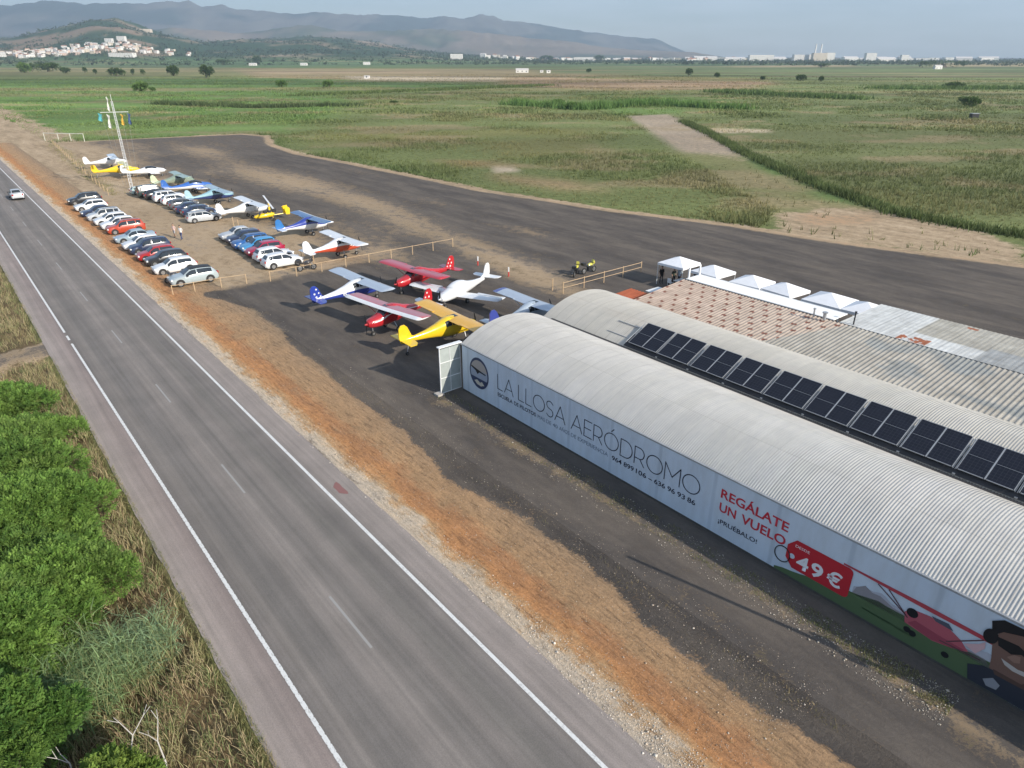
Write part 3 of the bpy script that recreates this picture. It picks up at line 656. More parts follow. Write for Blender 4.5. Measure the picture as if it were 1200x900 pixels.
blob([(2.22, 2.05), (2.05, 2.1), (2.0, 1.85), (2.15, 1.76), (2.38, 1.84)], 8, 'printed_nose', flat('portrait_light', (.26, .16, .125)), po)
blob([(2.6, 1.1), (1.6, 1.1), (1.5, .95), (2.5, .92)], 8, 'printed_neck', flat('portrait_shade', (.09, .055, .045)), po)
blob([(2.5, 1.68), (2.0, 1.58), (1.6, 1.66), (1.75, 1.45), (2.1, 1.42), (2.35, 1.5)], 9, 'printed_smile', flat('smile_white', (.45, .43, .41)), po)
blob(disc(2.98, 2.3, .22, .3, 18), 9, 'printed_headset', DKI, po)
blob([(2.75, .5), (2.5, .75), (2.25, .6), (2.3, .35), (2.6, .3)], 8, 'printed_collar', flat('collar_white', (.26, .27, .30)), po)

# ------------------------------------------------------------------ tiled and corrugated building behind the hangars
def roof_colour_mat():
    m = newmat('fibre_cement_roof', rough=.85, spec=.2); F = N(m, 'ShaderNodeVertexColor', layer_name='F').outputs[0]
    c = coords(m); n = noise_node(m, c, 1.1, 6, .7); n2 = noise_node(m, coords(m, (5, .6, 1)), 1, 5, .7)
    a = mixc(m, 1, F, ramp(m, n, [(.3, (.78, .77, .75)), (.7, (1.12, 1.12, 1.12))]), 'MULTIPLY'); a = mixc(m, 1, a, ramp(m, n2, [(.35, (.85, .85, .85)), (.7, (1.08, 1.08, 1.06))]), 'MULTIPLY')
    LK(m, a, BS(m).inputs['Base Color']); return m
M['rc'] = roof_colour_mat()
def wavy_roof(name, s0, s1, r0, r1, z0, z1, pitch, amp, colf, parent, nr=44, per=6):
    n = int((s1 - s0) / pitch * per); S_, R_ = np.meshgrid(np.linspace(s0, s1, n), np.linspace(r0, r1, nr), indexing='ij')
    Z = z0 + (z1 - z0) * (R_ - r0) / (r1 - r0) + np.maximum(-.35, np.sin(S_ / pitch * 2 * math.pi)) * amp
    c = colf(S_, R_); idx = np.arange(S_.size).reshape(S_.shape); F_ = np.stack([idx[:-1, :-1], idx[:-1, 1:], idx[1:, 1:], idx[1:, :-1]], -1).reshape(-1, 4)
    V = np.stack([S_, -R_, Z], -1).reshape(-1, 3); V2 = V.copy(); V2[:, 2] -= .05
    return fast_mesh(name, np.concatenate([V, V2]), np.concatenate([F_, F_[:, ::-1] + S_.size]), M['rc'], parent, attrs={'F': np.concatenate([c.reshape(-1, 3)] * 2)}, smooth=True)
def tile_cols(S_, R_):
    c = np.empty(S_.shape + (3,)); n = fbm(S_ * .3, R_ * .3, 12)
    c[...] = (.40, .375, .33); c *= (.85 + .3 * n)[..., None]
    bl = sm(fbm(S_ * .22, R_ * .55, 40, 3), .60, .68)[..., None] * (S_ < 17)[..., None]; c = c * (1 - bl * .7) + np.array((.26, .28, .28)) * bl * .7
    edge = 20.2 + .0 * R_ - (R_ - 42) * .45
    til = sm(S_, 0, .01) * (S_ > edge)
    pk = np.array((.46, .36, .295)) * (.9 + .3 * fbm(S_ * 1.7, R_ * 1.7, 22))[..., None]; c = np.where(til[..., None] > 0, pk + (np.array((.50, .43, .36)) - pk) * sm(31 - S_, 0, 12)[..., None] * .6, c)
    u = S_ / 1.08; v = R_ / .86; row = np.floor(v); du = np.abs((u + .5 * (row % 2)) % 1 - .5) * 1.08; dv = np.abs(v % 1 - .5) * .86
    spot = (du < .17) & (dv < .14) & (til > 0) & (vnoise(np.floor(u + .5 * (row % 2)) * 3.1, row * 5.7, 4) > .12)
    c[spot] = (.20, .085, .06)
    return np.clip(c, .02, .8)
M['plaster'] = weathered('cream_plaster', (.55, .52, .45), .85, 0, .12, 1.2)
t = root_sr('clubhouse'); tag(t, 'low building with pink spotted tile roof running into grey corrugated sheets', 'building')
wavy_roof('roof', -14, 32.5, 38.8, 44.8, 3.28, 3.72, .275, .032, tile_cols, t)
b = MB(); b.box((9.2, -41.9, 1.55), (46, 5.5, 3.1)); b.build('wall', M['plaster'], t)
b = MB(); b.box((9.2, -44.86, 3.67), (46.6, .09, .12)); b.build('ridge_flashing', M['black'], t)
for s in (31, 29, 26): 
    b = MB(); b.box((32.21, -(40.5 + (31 - s) * .5), 1.5), (.06, .8, 1.1)); b.build('window', M['glass'], t)
t2_ = root_sr('terracotta_lean_to'); tag(t2_, 'small terracotta lean-to roof beyond the second hangar end', 'shed')
wavy_roof('roof', 32.56, 35.3, 37.6, 41.6, 2.8, 2.95, .3, .03, lambda S_, R_: np.broadcast_to(np.array((.42, .12, .06)), S_.shape + (3,)) * (.8 + .4 * fbm(S_ * 2, R_ * 2, 3))[..., None], t2_, 10)
b = MB(); b.box((33.9, -39.6, 1.4), (2.3, 3.4, 2.65)); b.build('wall', M['plaster'], t2_)
t = root_sr('white_awning'); tag(t, 'bright white flat awning roof along the far edge of tiled roof', 'awning')
b = MB(); b.box((26.2, -45.82, 3.78), (12.4, 1.85, .06), 0, 0); b.build('roof', weathered('bright_white_sheet', (.87, .86, .83), .6, 0, .03, .8), t)
b = MB(); b.box((26.2, -46.78, 3.76), (12.4, .05, .12)); b.build('fascia', M['whitepaint'], t)
for s in (20.9, 24.8, 28.8, 32.8):
    b = MB(); b.tube((s, -46.4, 0), (s, -46.4, 3.7), .05); b.build('post', M['steel'], t)
t = root_sr('gate_frame', 32.3, 45.8, 3.8); tag(t, 'pair of white upright posts at the end of the white awning', 'frame')
for y in (-.7, .7):
    b = MB(); b.box((0, y, .45), (.12, .12, .9)); b.build('post', M['whitepaint'], t)
b = MB(); b.box((0, 0, .86), (.06, 1.4, .06)); b.build('rail', M['whitepaint'], t)
def annex_cols(S_, R_):
    c = np.empty(S_.shape + (3,)); c[...] = (.62, .63, .62); n = fbm(S_ * .5, R_ * .25, 14)
    g = sm(15.9 - S_, 0, .1)[..., None] * sm(R_, 47.6, 47.7)[..., None]; c = c * (1 - g) + np.array((.43, .41, .36)) * g
    g2 = (sm(11.6 - S_, 0, .2) * (1 - sm(R_, 48.3, 48.5)))[..., None]; c = c * (1 - g2) + np.array((.36, .37, .37)) * g2
    st = (np.abs((S_ / 1.05) % 1) < .05)[..., None]; c = c * (1 - st * .25)
    red = ((np.abs(S_ - 15.3) < .9) & (np.abs(R_ - 46.2) < .55) & (fbm(S_ * 2.5, R_ * 2.5, 41) > .42)) | ((np.abs(S_ - 13.6) < .35) & (R_ > 51.2) & (R_ < 51.6))
    c = c * (.85 + .3 * n)[..., None]; c[red] = (.36, .13, .07); return np.clip(c, .02, .85)
t = root_sr('annex_building'); tag(t, 'flat annex with white and concrete roof panels nearest the runway', 'building')
wavy_roof('roof', -14, 19.9, 44.95, 51.9, 3.50, 3.42, .30, .012, annex_cols, t, 60, 4)
b = MB(); b.box((2.9, -48.7, 1.68), (33, 6.0, 3.3)); b.build('wall', M['plaster'], t)
for k in range(6):
    b = MB(); b.box((16 - k * 4.5, -51.72, 1.6), (1.4, .06, 1.1)); b.build('window', M['glass'], t)
for (px, py, h, r_, lab) in [(1001, 372, .85, .05, 'thin black flue pipe standing at the start of annex roof'), (953, 368, .55, .06, 'slim grey vent pipe on the white awning roof'), (965.5, 371, .45, .12, 'stubby grey cowl vent at the awning roof end')]:
    x, y = at(px, py + 4, 3.76); b = MB(); b.tube((0, 0, 0), (0, 0, h), r_); b.tube((0, 0, h), (0, 0, h + .08), r_ * 1.6); o = b.build('flue_pipe', M['black'] if 'black' in lab else M['steel']); o.location = (x, y, 3.5 if px > 1000 else 3.8); tag(o, lab, 'pipe')

# solar panels in pairs on the second hangar
def solar_mat():
    m = newmat('solar_cells', (.012, .014, .022), .3, 0, .22); c = coords(m)
    b = N(m, 'ShaderNodeTexBrick'); b.offset = 0; b.inputs['Scale'].default_value = 1; b.inputs['Mortar Size'].default_value = .006; b.inputs['Brick Width'].default_value = .165; b.inputs['Row Height'].default_value = .165
    b.inputs['Color1'].default_value = (.010, .012, .020, 1); b.inputs['Color2'].default_value = (.013, .015, .025, 1); b.inputs['Mortar'].default_value = (.04, .045, .055, 1)
    LK(m, c, b.inputs['Vector']); LK(m, b.outputs[0], BS(m).inputs['Base Color']); return m
M['solar'] = solar_mat()
def make_panel():
    t = empty('solar_panel'); b = MB(); b.box((0, 0, .02), (1.06, 1.96, .03)); b.build('cells', M['solar'], t)
    b = MB()
    for x in (-.545, .545): b.box((x, 0, .022), (.03, 2.03, .045))
    for y in (-1.0, 1.0): b.box((0, y, .022), (1.0, .03, .045))
    b.box((0, 0, .037), (1.0, .012, .006)); b.build('frame', M['steel'], t); return t
pp = make_panel(); first = True
starts = [26.53, 24.18, 21.72, 19.29, 16.89, 14.52]; pitch = 2.40
while starts[-1] > 4.0: starts.append(starts[-1] - pitch)
ORD = ['first', 'second', 'third', 'fourth', 'fifth', 'sixth', 'seventh', 'eighth', 'ninth', 'tenth', 'eleventh', 'twelfth', 'thirteenth', 'fourteenth']
for i, s_ in enumerate(starts):
    for j in range(2):
        o = pp if first else copy_tree(pp); first = False
        x, y = XY(s_ - .55 - j * 1.12, 32.38); o.location = (x, y, 3.99)
        o.rotation_euler = (Matrix.Rotation(ROAD_ANG, 3, 'Z') @ Matrix.Rotation(-math.atan2(.8, 1.7), 3, 'X')).to_euler()
        tag(o, f'{"left" if j == 0 else "right"} dark solar panel of the {ORD[i]} pair counted from the aircraft end', 'solar panel', 'solar panels on the hangar slope')
t = root_sr('panel_rails'); tag(t, 'steel mounting rails sticking out before the first solar panels', 'rails')
for (r_, z) in ((31.9, 3.62), (32.95, 4.06)):
    b = MB(); b.box((12, -r_, z), (33.5, .05, .04)); b.build('rail', M['steel'], t)
b = MB(); b.box((26.75, -32.3, 3.95), (.06, 2.1, .05), ry=0); 
b = MB(); b.tube((26.75, -31.45, 3.52), (26.75, -33.3, 4.38), .03); b.build('rail', M['steel'], t)
for i, s_ in enumerate(starts):
    b = MB(); b.box((s_ - 2.27, -32.38, 3.94), (.03, .04, .04)); b.tube((s_ - 2.25, -31.5, 3.52), (s_ - 2.25, -33.28, 4.36), .022); b.tube((s_ - 2.34, -31.5, 3.52), (s_ - 2.34, -33.28, 4.36), .022)
    b.box((s_ - 2.38, -31.55, 3.36), (.12, .5, .05)); b.build('bracket', M['steel'], t)

# tall post whose shadow crosses the ground in front of the banner (just outside the right edge of the photo)
x, y = XY(.6, 22.9); t = empty('floodlight_pole', (x, y, 0)); tag(t, 'tall steel pole beside the banner throwing a long thin shadow', 'pole')
b = MB(); b.tube((0, 0, 0), (0, 0, 7.4), .12, .08, 10); b.build('pole', M['steel'], t)
b = MB(); b.box((0, 0, 3.1), (1.7, .14, .28), -AZ); b.build('sign_board', M['steel'], t)

# ------------------------------------------------------------------ tents
def make_tent():
    t = empty('gazebo_tent'); w = 1.45; b = MB(); rows = []
    P = [(-w, -w), (w, -w), (w, w), (-w, w)]
    for k in range(4):
        a, c2 = P[k], P[(k + 1) % 4]; b.add([(a[0], a[1], 2.15), (c2[0], c2[1], 2.15), (0, 0, 2.75)], [(0, 1, 2)])
        mid = ((a[0] + c2[0]) / 2 * .985, (a[1] + c2[1]) / 2 * .985, 2.15)
        b.add([(a[0], a[1], 2.15), (c2[0], c2[1], 2.15), (c2[0], c2[1], 1.93), (a[0], a[1], 1.93)], [(0, 1, 2, 3)])
    b.build('canopy', M['canvas'], t)
    for p in P: b = MB(); b.tube((p[0] * .97, p[1] * .97, 0), (p[0] * .97, p[1] * .97, 2.15), .028, n=6); b.build('leg', M['whitepaint'], t)
    return t
tent = make_tent(); labs = ['white gazebo tent sheltering the people, next to the rail fence', 'white gazebo tent second from the one with people', 'white gazebo tent third along, beyond the white awning', 'white gazebo tent fourth along beyond the white awning', 'white gazebo tent fifth along, peak above the vent pipes', 'white gazebo tent partly hidden by the annex roof corner']
for i, (px, py) in enumerate([(791, 302), (831, 312), (877, 324), (916, 333), (969, 345), (1012, 356)]):
    o = tent if i == 0 else copy_tree(tent); x, y = at(px, py, 2.75); x += .7719 * .75; y += .6357 * .75; o.location = (x, y, 0); o.rotation_euler = (0, 0, PERP_ANG + R([3, -2, 4, -5, 1, 3][i]))
    if i == 4: o.scale = (1.12, 1.12, 1)
    tag(o, labs[i], 'tent', 'gazebo tents in a row')

# ------------------------------------------------------------------ fences
def fence(name, label, cat, pts, rails, h, mat, pr=.045, group=None, rr=.028):
    t = empty(name, (*pts[0], 0)); tag(t, label, cat, group); o0 = Vector((*pts[0], 0))
    for p in pts:
        b = MB(); q = Vector((*p, 0)) - o0; b.tube(q, q + Vector((0, 0, h)), pr, n=6); b.build('post', mat, t)
    for z in rails:
        b = MB()
        for i in range(len(pts) - 1): b.tube(Vector((*pts[i], z)) - o0, Vector((*pts[i + 1], z)) - o0, rr, n=6)
        b.build('rail', mat, t)
    return t
fence('timber_fence', 'two-rail pale timber fence between the hangars and motorcycles', 'fence', [XY(44.3 - .0 * i, 42.65 + 2.74 * i) for i in range(5)], (.55, 1.05), 1.15, M['wood'])
fence('timber_fence', 'single-rail timber fence behind the silver-green hatchback', 'fence', [XY(66.9, 14.4), XY(66.7, 16.3), XY(66.55, 18.7), XY(66.2, 21.0)], (.92,), .98, M['wood'])
fence('timber_fence', 'long single-rail timber fence in front of the white cars and red plane', 'fence', [XY(65.5 - .05 * i, 23.1 + 2.7 * i) for i in range(9)], (.95,), 1.02, M['wood'])
gm = weathered('faded_white_rail', (.55, .56, .48), .7)
fence('barrier_rail', 'white tubular barrier at the far corner of the airfield', 'barrier', [XY(224.5, 26), XY(221, 28.6), XY(218.5, 31), XY(215.7, 33.6)], (1.9,), 2.0, gm, .09, None, .09)
pts = [XY(215 - i * 4.4, 26.3 - i * .255) for i in range(21)]
t = fence('wire_fence', 'low wire fence with many thin stakes along the airfield edge', 'fence', pts, (.5, 1.0), 1.1, M['wood'], .05, None, .012)
for i, (px, py) in enumerate([(300, 325), (0, 0)][:0]): pass
stk = [((262, 256), 'thin stake beside the last silver car of the middle row'), ((274, 265), 'short thin stake left of the pair near the gyrocopter'), ((280, 268), 'taller thin stake right of the pair near the gyrocopter'), ((354, 306), 'wooden stake behind the front white hatchback'), ((368, 309), 'wooden stake between white hatchback and red-white plane')]
for (px, py), lb in stk:
    b = MB(); b.tube((0, 0, 0), (0, 0, 1.15), .045, .04, 6); b.box((0, 0, 1.17), (.1, .1, .05)); o = b.build('stake', M['wood']); x, y = at(px, py); o.location = (x, y, 0); tag(o, lb, 'stake', 'stakes round the parked aircraft')
for (px, py), lb in [((560, 311), 'small red and white marker post on the open apron'), ((596, 324), 'small red and white marker post nearer the white plane')]:
    t = empty('marker_post', (*at(px, py), 0)); tag(t, lb, 'marker post', 'red and white marker posts')
    b = MB(); b.tube((0, 0, 0), (0, 0, .5), .07, n=8); b.build('lower_post', flat('marker_red', (.5, .06, .05)), t); b = MB(); b.tube((0, 0, .5), (0, 0, .95), .07, n=8); b.build('upper_post', M['whitepaint'], t)
x, y = XY(45.7, 42.6); b = MB(); b.tube((0, 0, 0), (0, 0, 1.1), .06, n=6); b.box((0, 0, 1.1), (.14, .14, .06)); o = b.build('stake', M['wood']); o.location = (x, y, 0); tag(o, 'lone wooden stake just left of the two-rail fence', 'stake', 'stakes round the parked aircraft')

# ------------------------------------------------------------------ lattice mast with flags
x, y = at(155, 222); t = empty('lattice_mast', (x, y, 0), R(20)); tag(t, 'tall slender white lattice mast with a crossbar, beside the parked aircraft', 'mast')
b = MB(); w = .25; H_ = 13.6
cs_ = [Vector((w * math.cos(a), w * math.sin(a), 0)) for a in (R(90), R(210), R(330))]
for c2 in cs_: b.tube(c2, c2 * .55 + Vector((0, 0, H_)), .032, .026, 6)
nk = 24
for k in range(nk):
    f0, f1 = k / nk, (k + 1) / nk
    for i in range(3):
        a = cs_[i] * (1 - .45 * f0) + Vector((0, 0, H_ * f0)); c2 = cs_[(i + 1) % 3] * (1 - .45 * f1) + Vector((0, 0, H_ * f1)); d = cs_[(i + 1) % 3] * (1 - .45 * f0) + Vector((0, 0, H_ * f0))
        b.tube(a, d, .022, n=5); b.tube(a, c2, .01, n=4)
b.build('lattice', M['whitepaint'], t)
b = MB(); b.tube((-2.0, 0, 12), (2.0, 0, 12), .04, n=6); b.build('crossbar', M['whitepaint'], t)
b = MB(); b.box((0, 0, .1), (.9, .9, .2)); b.build('footing', M['plaster'], t)
b = MB()
for x_ in (-1.9, -1.1, 1.0, 1.9): b.tube((x_, 0, 12), (x_ * .6, .1, .8), .012, n=4)
b.build('halyard', M['steel'], t)
def flag(label, x_, z, cols, hang=1.5, w_=.75):
    f = empty('flag', t.location, t.rotation_euler[2]); tag(f, label, 'flag', 'flags hanging from the lattice mast')
    nb = len(cols)
    for bi in range(nb):
        b = MB(); rows = []
        for i in range(7):
            v = i / 6; row = []
            for j in range(4):
                u = (bi + j / 3) / nb; row.append((x_ + u * w_ * (1 - .45 * v) + .1 * math.sin(6 * v + 3 * u), .12 * math.sin(7 * u + 4 * v), z - v * hang - u * .25))
            rows.append(row)
        b.grid(rows); mt = flat('flag_%d%d%d' % tuple(int(c * 99) for c in cols[bi]), cols[bi]); o = b.build('flag_stripe' if nb > 1 else 'flag_cloth', mt, f, True)
    return f
flag('teal flag hanging leftmost on the mast crossbar', -2.4, 11.9, [(.10, .38, .42)], 1.1, .6)
flag('limp white flag hanging left of the mast', -1.2, 11.7, [(.68, .67, .64)], 2.0, .42)
flag('yellow flag hanging right of the mast', .75, 11.7, [(.62, .38, .05)], 1.6, .4)
flag('dark blue flag hanging rightmost on the crossbar', 1.75, 11.8, [(.06, .10, .22)], 1.6, .45)
flag('narrow white windsock hanging above the crossbar', -.75, 14.2, [(.70, .68, .62)], 1.9, .3)
b = MB(); b.tube((-.6, 0, 12), (-.6, 0, 14.3), .03, n=6); b.tube((0, 0, 13.6), (0, 0, 14.6), .03, n=6); b.build('topmast', M['whitepaint'], t)

# ------------------------------------------------------------------ cars
KINDS = {  # L, W, H, stations t, top height fraction, half-width at the top, belt fraction, clearance, cabin (screen base, roof front, roof rear, rear belt)
 'hatchback': (4.15, 1.78, 1.48, [0, .02, .09, .22, .27, .43, .58, .76, .88, .975, 1], [.40, .48, .585, .645, .665, .965, 1, .975, .93, .62, .44], [.60, .76, .84, .85, .80, .66, .67, .66, .63, .74, .68], .63),
 'suv': (4.45, 1.84, 1.66, [0, .02, .08, .21, .255, .39, .55, .78, .91, .98, 1], [.42, .52, .61, .66, .68, .965, 1, .985, .95, .64, .46], [.64, .80, .86, .86, .80, .68, .69, .68, .66, .76, .72], .64),
 'sedan': (4.45, 1.78, 1.44, [0, .02, .09, .24, .285, .43, .55, .70, .83, .975, 1], [.40, .48, .585, .64, .66, .965, 1, .965, .70, .66, .44], [.60, .76, .84, .85, .80, .66, .67, .65, .74, .76, .68], .62),
 'wagon': (4.6, 1.80, 1.50, [0, .02, .09, .22, .27, .42, .58, .80, .93, .98, 1], [.40, .48, .585, .64, .66, .965, 1, .985, .93, .62, .44], [.60, .76, .84, .85, .80, .67, .68, .67, .64, .74, .70], .63),
 'van': (4.4, 1.82, 1.82, [0, .02, .07, .16, .19, .32, .5, .8, .96, .985, 1], [.40, .50, .56, .60, .62, .96, 1, .99, .96, .6, .42], [.64, .80, .86, .86, .82, .72, .73, .73, .72, .78, .74], .58)}
def car_proto(kind, name):
    L, Wd, H, ts, zt, wtp, belt = KINDS[kind]; hw = Wd / 2; zl = .20
    wm = [.70, .86, .96, 1, 1, 1, 1, 1, .99, .94, .84]; zbf = [.36, .44, .52, .575, .60, belt, belt + .005, belt + .02, belt + .03, .585, .40]
    f = lambda arr, q: float(np.interp(q, ts, arr))
    def P(q, part):   # outline points of the half section
        z_t, z_b = f(zt, q) * H, min(f(zbf, q), f(zt, q) - .03) * H; w_, wt_ = f(wm, q) * hw, f(wtp, q) * hw
        x = L / 2 - q * L; lo = zl + (.10 if (q < .03 or q > .97) else 0)
        return {'b': (x, w_ * .90, lo), 's': (x, w_ * .99, lo + .13), 'm': (x, w_, (lo + z_b) * .52), 'k': (x, w_ * .965, z_b), 'r': (x, wt_, z_t - .055), 'e': (x, wt_ * .86, z_t - .012), 't': (x, wt_ * .45, z_t), 'c': (x, 0, z_t + .004)}[part]
    t = empty(name); qs = sorted(set(ts + [.05, .15, .33, .38, .5, .66, .82, .94])); rings = []
    for q in qs:
        right = [P(q, k) for k in 'bsmkret']; rg = [(*P(q, 'b')[:1], 0, P(q, 'b')[2])] + right + [P(q, 'c')] + [(p[0], -p[1], p[2]) for p in right[::-1]]
        rings.append(rg)
    b = MB(); b.loft(rings); body = b.build('body', paint('car_white', (.70, .71, .72)), t, 38)
    body['paint'] = 1
    # glass patches, a hair outside the shell
    def lerp(a, c2, k): return tuple(a[i] * (1 - k) + c2[i] * k for i in range(3))
    sa, sb, sc2, sd = ts[4], ts[5], ts[7], ts[8]
    rr = ts[8] if kind != 'sedan' else ts[7]
    end = {'hatchback': .90, 'suv': .92, 'sedan': .80, 'wagon': .945, 'van': .955}[kind]
    cuts = {'hatchback': [(sa + .05, .54), (.56, end - .03)], 'suv': [(sa + .05, .53), (.55, .75), (.77, end - .03)], 'sedan': [(sa + .05, .535), (.555, .77)], 'wagon': [(sa + .05, .53), (.55, .74), (.76, end - .03)], 'van': [(sa + .04, .45), (.47, .70), (.72, .92)]}[kind]
    for sg in (1, -1):
        for (q0, q1) in cuts:
            rows = []
            for k in np.linspace(0, 1, 6):
                q = q0 + (q1 - q0) * k; a, c2 = P(q, 'k'), P(q, 'r'); h_ = c2[2] - a[2]; lo, hi = lerp(a, c2, .10), lerp(a, c2, .90)
                rows.append([(lo[0], (lo[1] + .012) * sg, lo[2]), (hi[0], (hi[1] + .014) * sg, hi[2])])
            b = MB(); b.grid(rows); b.build('side_window', M['glass'], t)
    def screen(q0, q1, nm, k0=.08, k1=.93):
        rows = []
        for k in np.linspace(k0, k1, 5):
            q = q0 + (q1 - q0) * k; e, tt, c2 = P(q, 'e'), P(q, 't'), P(q, 'c')
            rows.append([(p[0] + (.012 if q < .5 else -.012), p[1] * sg2, p[2] + .012) for p, sg2 in ((e, 1), (tt, 1), (c2, 1), (tt, -1), (e, -1))])
        b = MB(); b.grid(rows); return b.build(nm, M['glass'], t)
    screen(sa, sb, 'windscreen')
    if kind == 'sedan': screen(ts[7], ts[8], 'rear_window', .06, .9)
    else: screen(ts[8], ts[9], 'rear_window', .05, .72)
    for xq, rear in ((.175, 0), (.805, 1)):
        for sg in (1, -1):
            x_ = L / 2 - xq * L; rw = .325 if kind not in ('suv', 'van') else .35
            b = MB(); b.tube((x_, sg * (hw - .23), rw), (x_, sg * (hw - .01), rw), rw, n=18); w_ = b.build('wheel', M['tyre'], t, 30)
            b = MB(); b.tube((x_, sg * (hw - .02), rw), (x_, sg * (hw + .006), rw), rw * .66, rw * .60, n=14); b.build('rim', M['rim'], w_)
            b = MB(); pts = [(x_ + (rw + .075) * math.cos(a), sg * (hw + .003), rw + .01 + (rw + .075) * math.sin(a)) for a in np.linspace(-.15, math.pi + .15, 16)]
            b.add(pts + [(x_, sg * (hw + .003), rw - .05)], [(i, i + 1, 16) for i in range(15)]); b.build('wheel_arch', M['black'], t)
    for sg in (1, -1):
        b = MB(); b.box((L / 2 - .13, sg * hw * .66, .46 * H), (.16, .34, .13), sg * -.35); b.build('headlight', M['lamp'], t)
        b = MB(); b.box((-L / 2 + .07, sg * hw * .73, .56 * H), (.12, .24, .20), sg * .3); b.build('tail_light', M['tail'], t)
        b = MB(); b.box((L / 2 - (sa + .07) * L, sg * (hw + .06), .66 * H), (.13, .2, .13)); b.build('wing_mirror', M['black'], t)
    b = MB(); b.box((L / 2 + .0, 0, .30), (.05, Wd * .62, .17)); b.build('front_grille', M['black'], t)
    b = MB(); b.box((-L / 2 - .0, 0, .30), (.05, Wd * .66, .12)); b.build('rear_bumper', M['black'], t)
    b = MB(); b.box((-L / 2 - .012, 0, .46 * H), (.03, .5, .11)); b.build('number_plate', M['plate'], t)
    if kind in ('suv', 'wagon'):
        for sg in (1, -1):
            b = MB(); b.tube((L / 2 - .45 * L, sg * .66 * hw, H + .02), (-L / 2 + .16 * L, sg * .64 * hw, H * .985 + .02), .022, n=5); b.build('roof_rail', M['black'], t)
    return t
PROTO = {k: car_proto(k, {'hatchback': 'parked_hatchback', 'suv': 'parked_suv', 'sedan': 'parked_sedan', 'wagon': 'parked_estate', 'van': 'parked_van'}[k]) for k in KINDS}
USED = set()
PAINTS = {'white': (.72, .73, .74), 'silver': (.44, .46, .48), 'sage': (.36, .42, .44), 'black': (.022, .023, .027), 'navy': (.022, .035, .08), 'red': (.36, .02, .022), 'crimson': (.34, .012, .05), 'orangered': (.42, .06, .03), 'grey': (.10, .105, .115), 'blue': (.02, .10, .30), 'lightblue': (.05, .25, .50), 'darkgreen': (.03, .05, .05), 'mint': (.45, .56, .52), 'bluegrey': (.28, .36, .42)}
def car(kind, col, x, y, ang, label, group, sc=1.0):
    p = PROTO[kind]; o = p if kind not in USED else copy_tree(p); USED.add(kind)
    o.location = (x, y, .02); o.rotation_euler = (0, 0, ang); o.scale = (sc, sc, sc)
    for ch in o.children:
        if ch.get('paint'): ch.material_slots[0].link = 'OBJECT'; ch.material_slots[0].material = paint('car_' + col, PAINTS[col])
    return tag(o, label, 'car', group)
GA = 'cars parked nose to the road'; GB = 'cars in the middle parking row'; GC = 'cars in the short row by the fence'
def from_corner(px, py, ang, L, Wd, side):
    """centre of a car whose visible bottom corner nearest the road/camera is at the pixel"""
    x, y = at(px, py); f = Vector((math.cos(ang), math.sin(ang))); l = Vector((-f.y, f.x))
    return x - f.x * L / 2 * side[0] - l.x * Wd / 2 * side[1], y - f.y * L / 2 * side[0] - l.y * Wd / 2 * side[1]
rowA = [('hatchback', 'sage', 203, 339, 41, 'pale green-grey hatchback with black roof, nearest in the roadside row', 1.06), ('hatchback', 'white', 183, 325, 40, 'white hatchback with motorcycle beside it, second in the roadside row', 1),
        ('hatchback', 'black', 174, 315, 41, 'black hatchback squeezed between the white and the crimson car', 1), ('hatchback', 'red', 164, 309, 41, 'bright crimson hatchback, only pure red one in the roadside row', .98),
        ('suv', 'navy', 155, 301, 42, 'dark blue SUV directly behind the crimson hatchback', .96), ('hatchback', 'white', 147, 296, 41, 'white hatchback with greenish windscreen beside the dark blue SUV', 1),
        ('sedan', 'bluegrey', 137.5, 288, 42, 'pale blue-grey saloon just in front of the orange-red SUV', 1), ('suv', 'orangered', 128, 277, 41, 'orange-red boxy SUV with white roof highlights in the roadside row', .97),
        ('hatchback', 'white', 121, 271.5, 42, 'white hatchback immediately behind the orange-red SUV', 1), ('hatchback', 'white', 113, 266.5, 42, 'white hatchback second behind the orange-red SUV', 1),
        ('suv', 'silver', 105, 261.5, 42, 'silver SUV beside the dark navy saloon', .95), ('sedan', 'navy', 97.5, 256.5, 42, 'dark navy saloon between white and silver cars', 1),
        ('hatchback', 'white', 90, 249.5, 42, 'white hatchback second from the far end of the roadside row', 1), ('suv', 'black', 82, 242.5, 42, 'black SUV at the far end of the roadside row', 1)]
for k, c2, px, py, a, lb, sc in rowA:
    L_, W_ = KINDS[k][0] * sc, KINDS[k][1] * sc; ang = R(180 + a - 2); x, y = from_corner(px, py, ang, L_, W_, (1, 1)); car(k, c2, x, y, ang, lb, GA, sc)
rowB = [('wagon', 'silver', 221, 263, 36, 'silver estate car beside the two walking people', .95, 1), ('sedan', 'navy', 216, 256, 40, 'dark navy saloon next to the silver SUV of the middle row', 1, 1), ('sedan', 'navy', 208, 252, 40, 'navy saloon between another navy one and the grey car', 1, 1),
        ('hatchback', 'grey', 200.5, 247, 40, 'dark grey hatchback in the centre of the middle row', .97, 1), ('hatchback', 'white', 192, 242, 40, 'white hatchback in the middle row beside the white SUV', 1, 1),
        ('suv', 'white', 182.5, 239, 40, 'white SUV with dark side windows in the middle row', 1, 1), ('hatchback', 'black', 172, 235.5, 40, 'black hatchback between white SUV and dark van', 1, 1), ('van', 'darkgreen', 163.5, 233, 40, 'dark tall van with big rear window near the mast', 1, 1),
        ('hatchback', 'mint', 155, 229.5, 40, 'pale mint small car at the far end by the mast foot', .85, 1)]
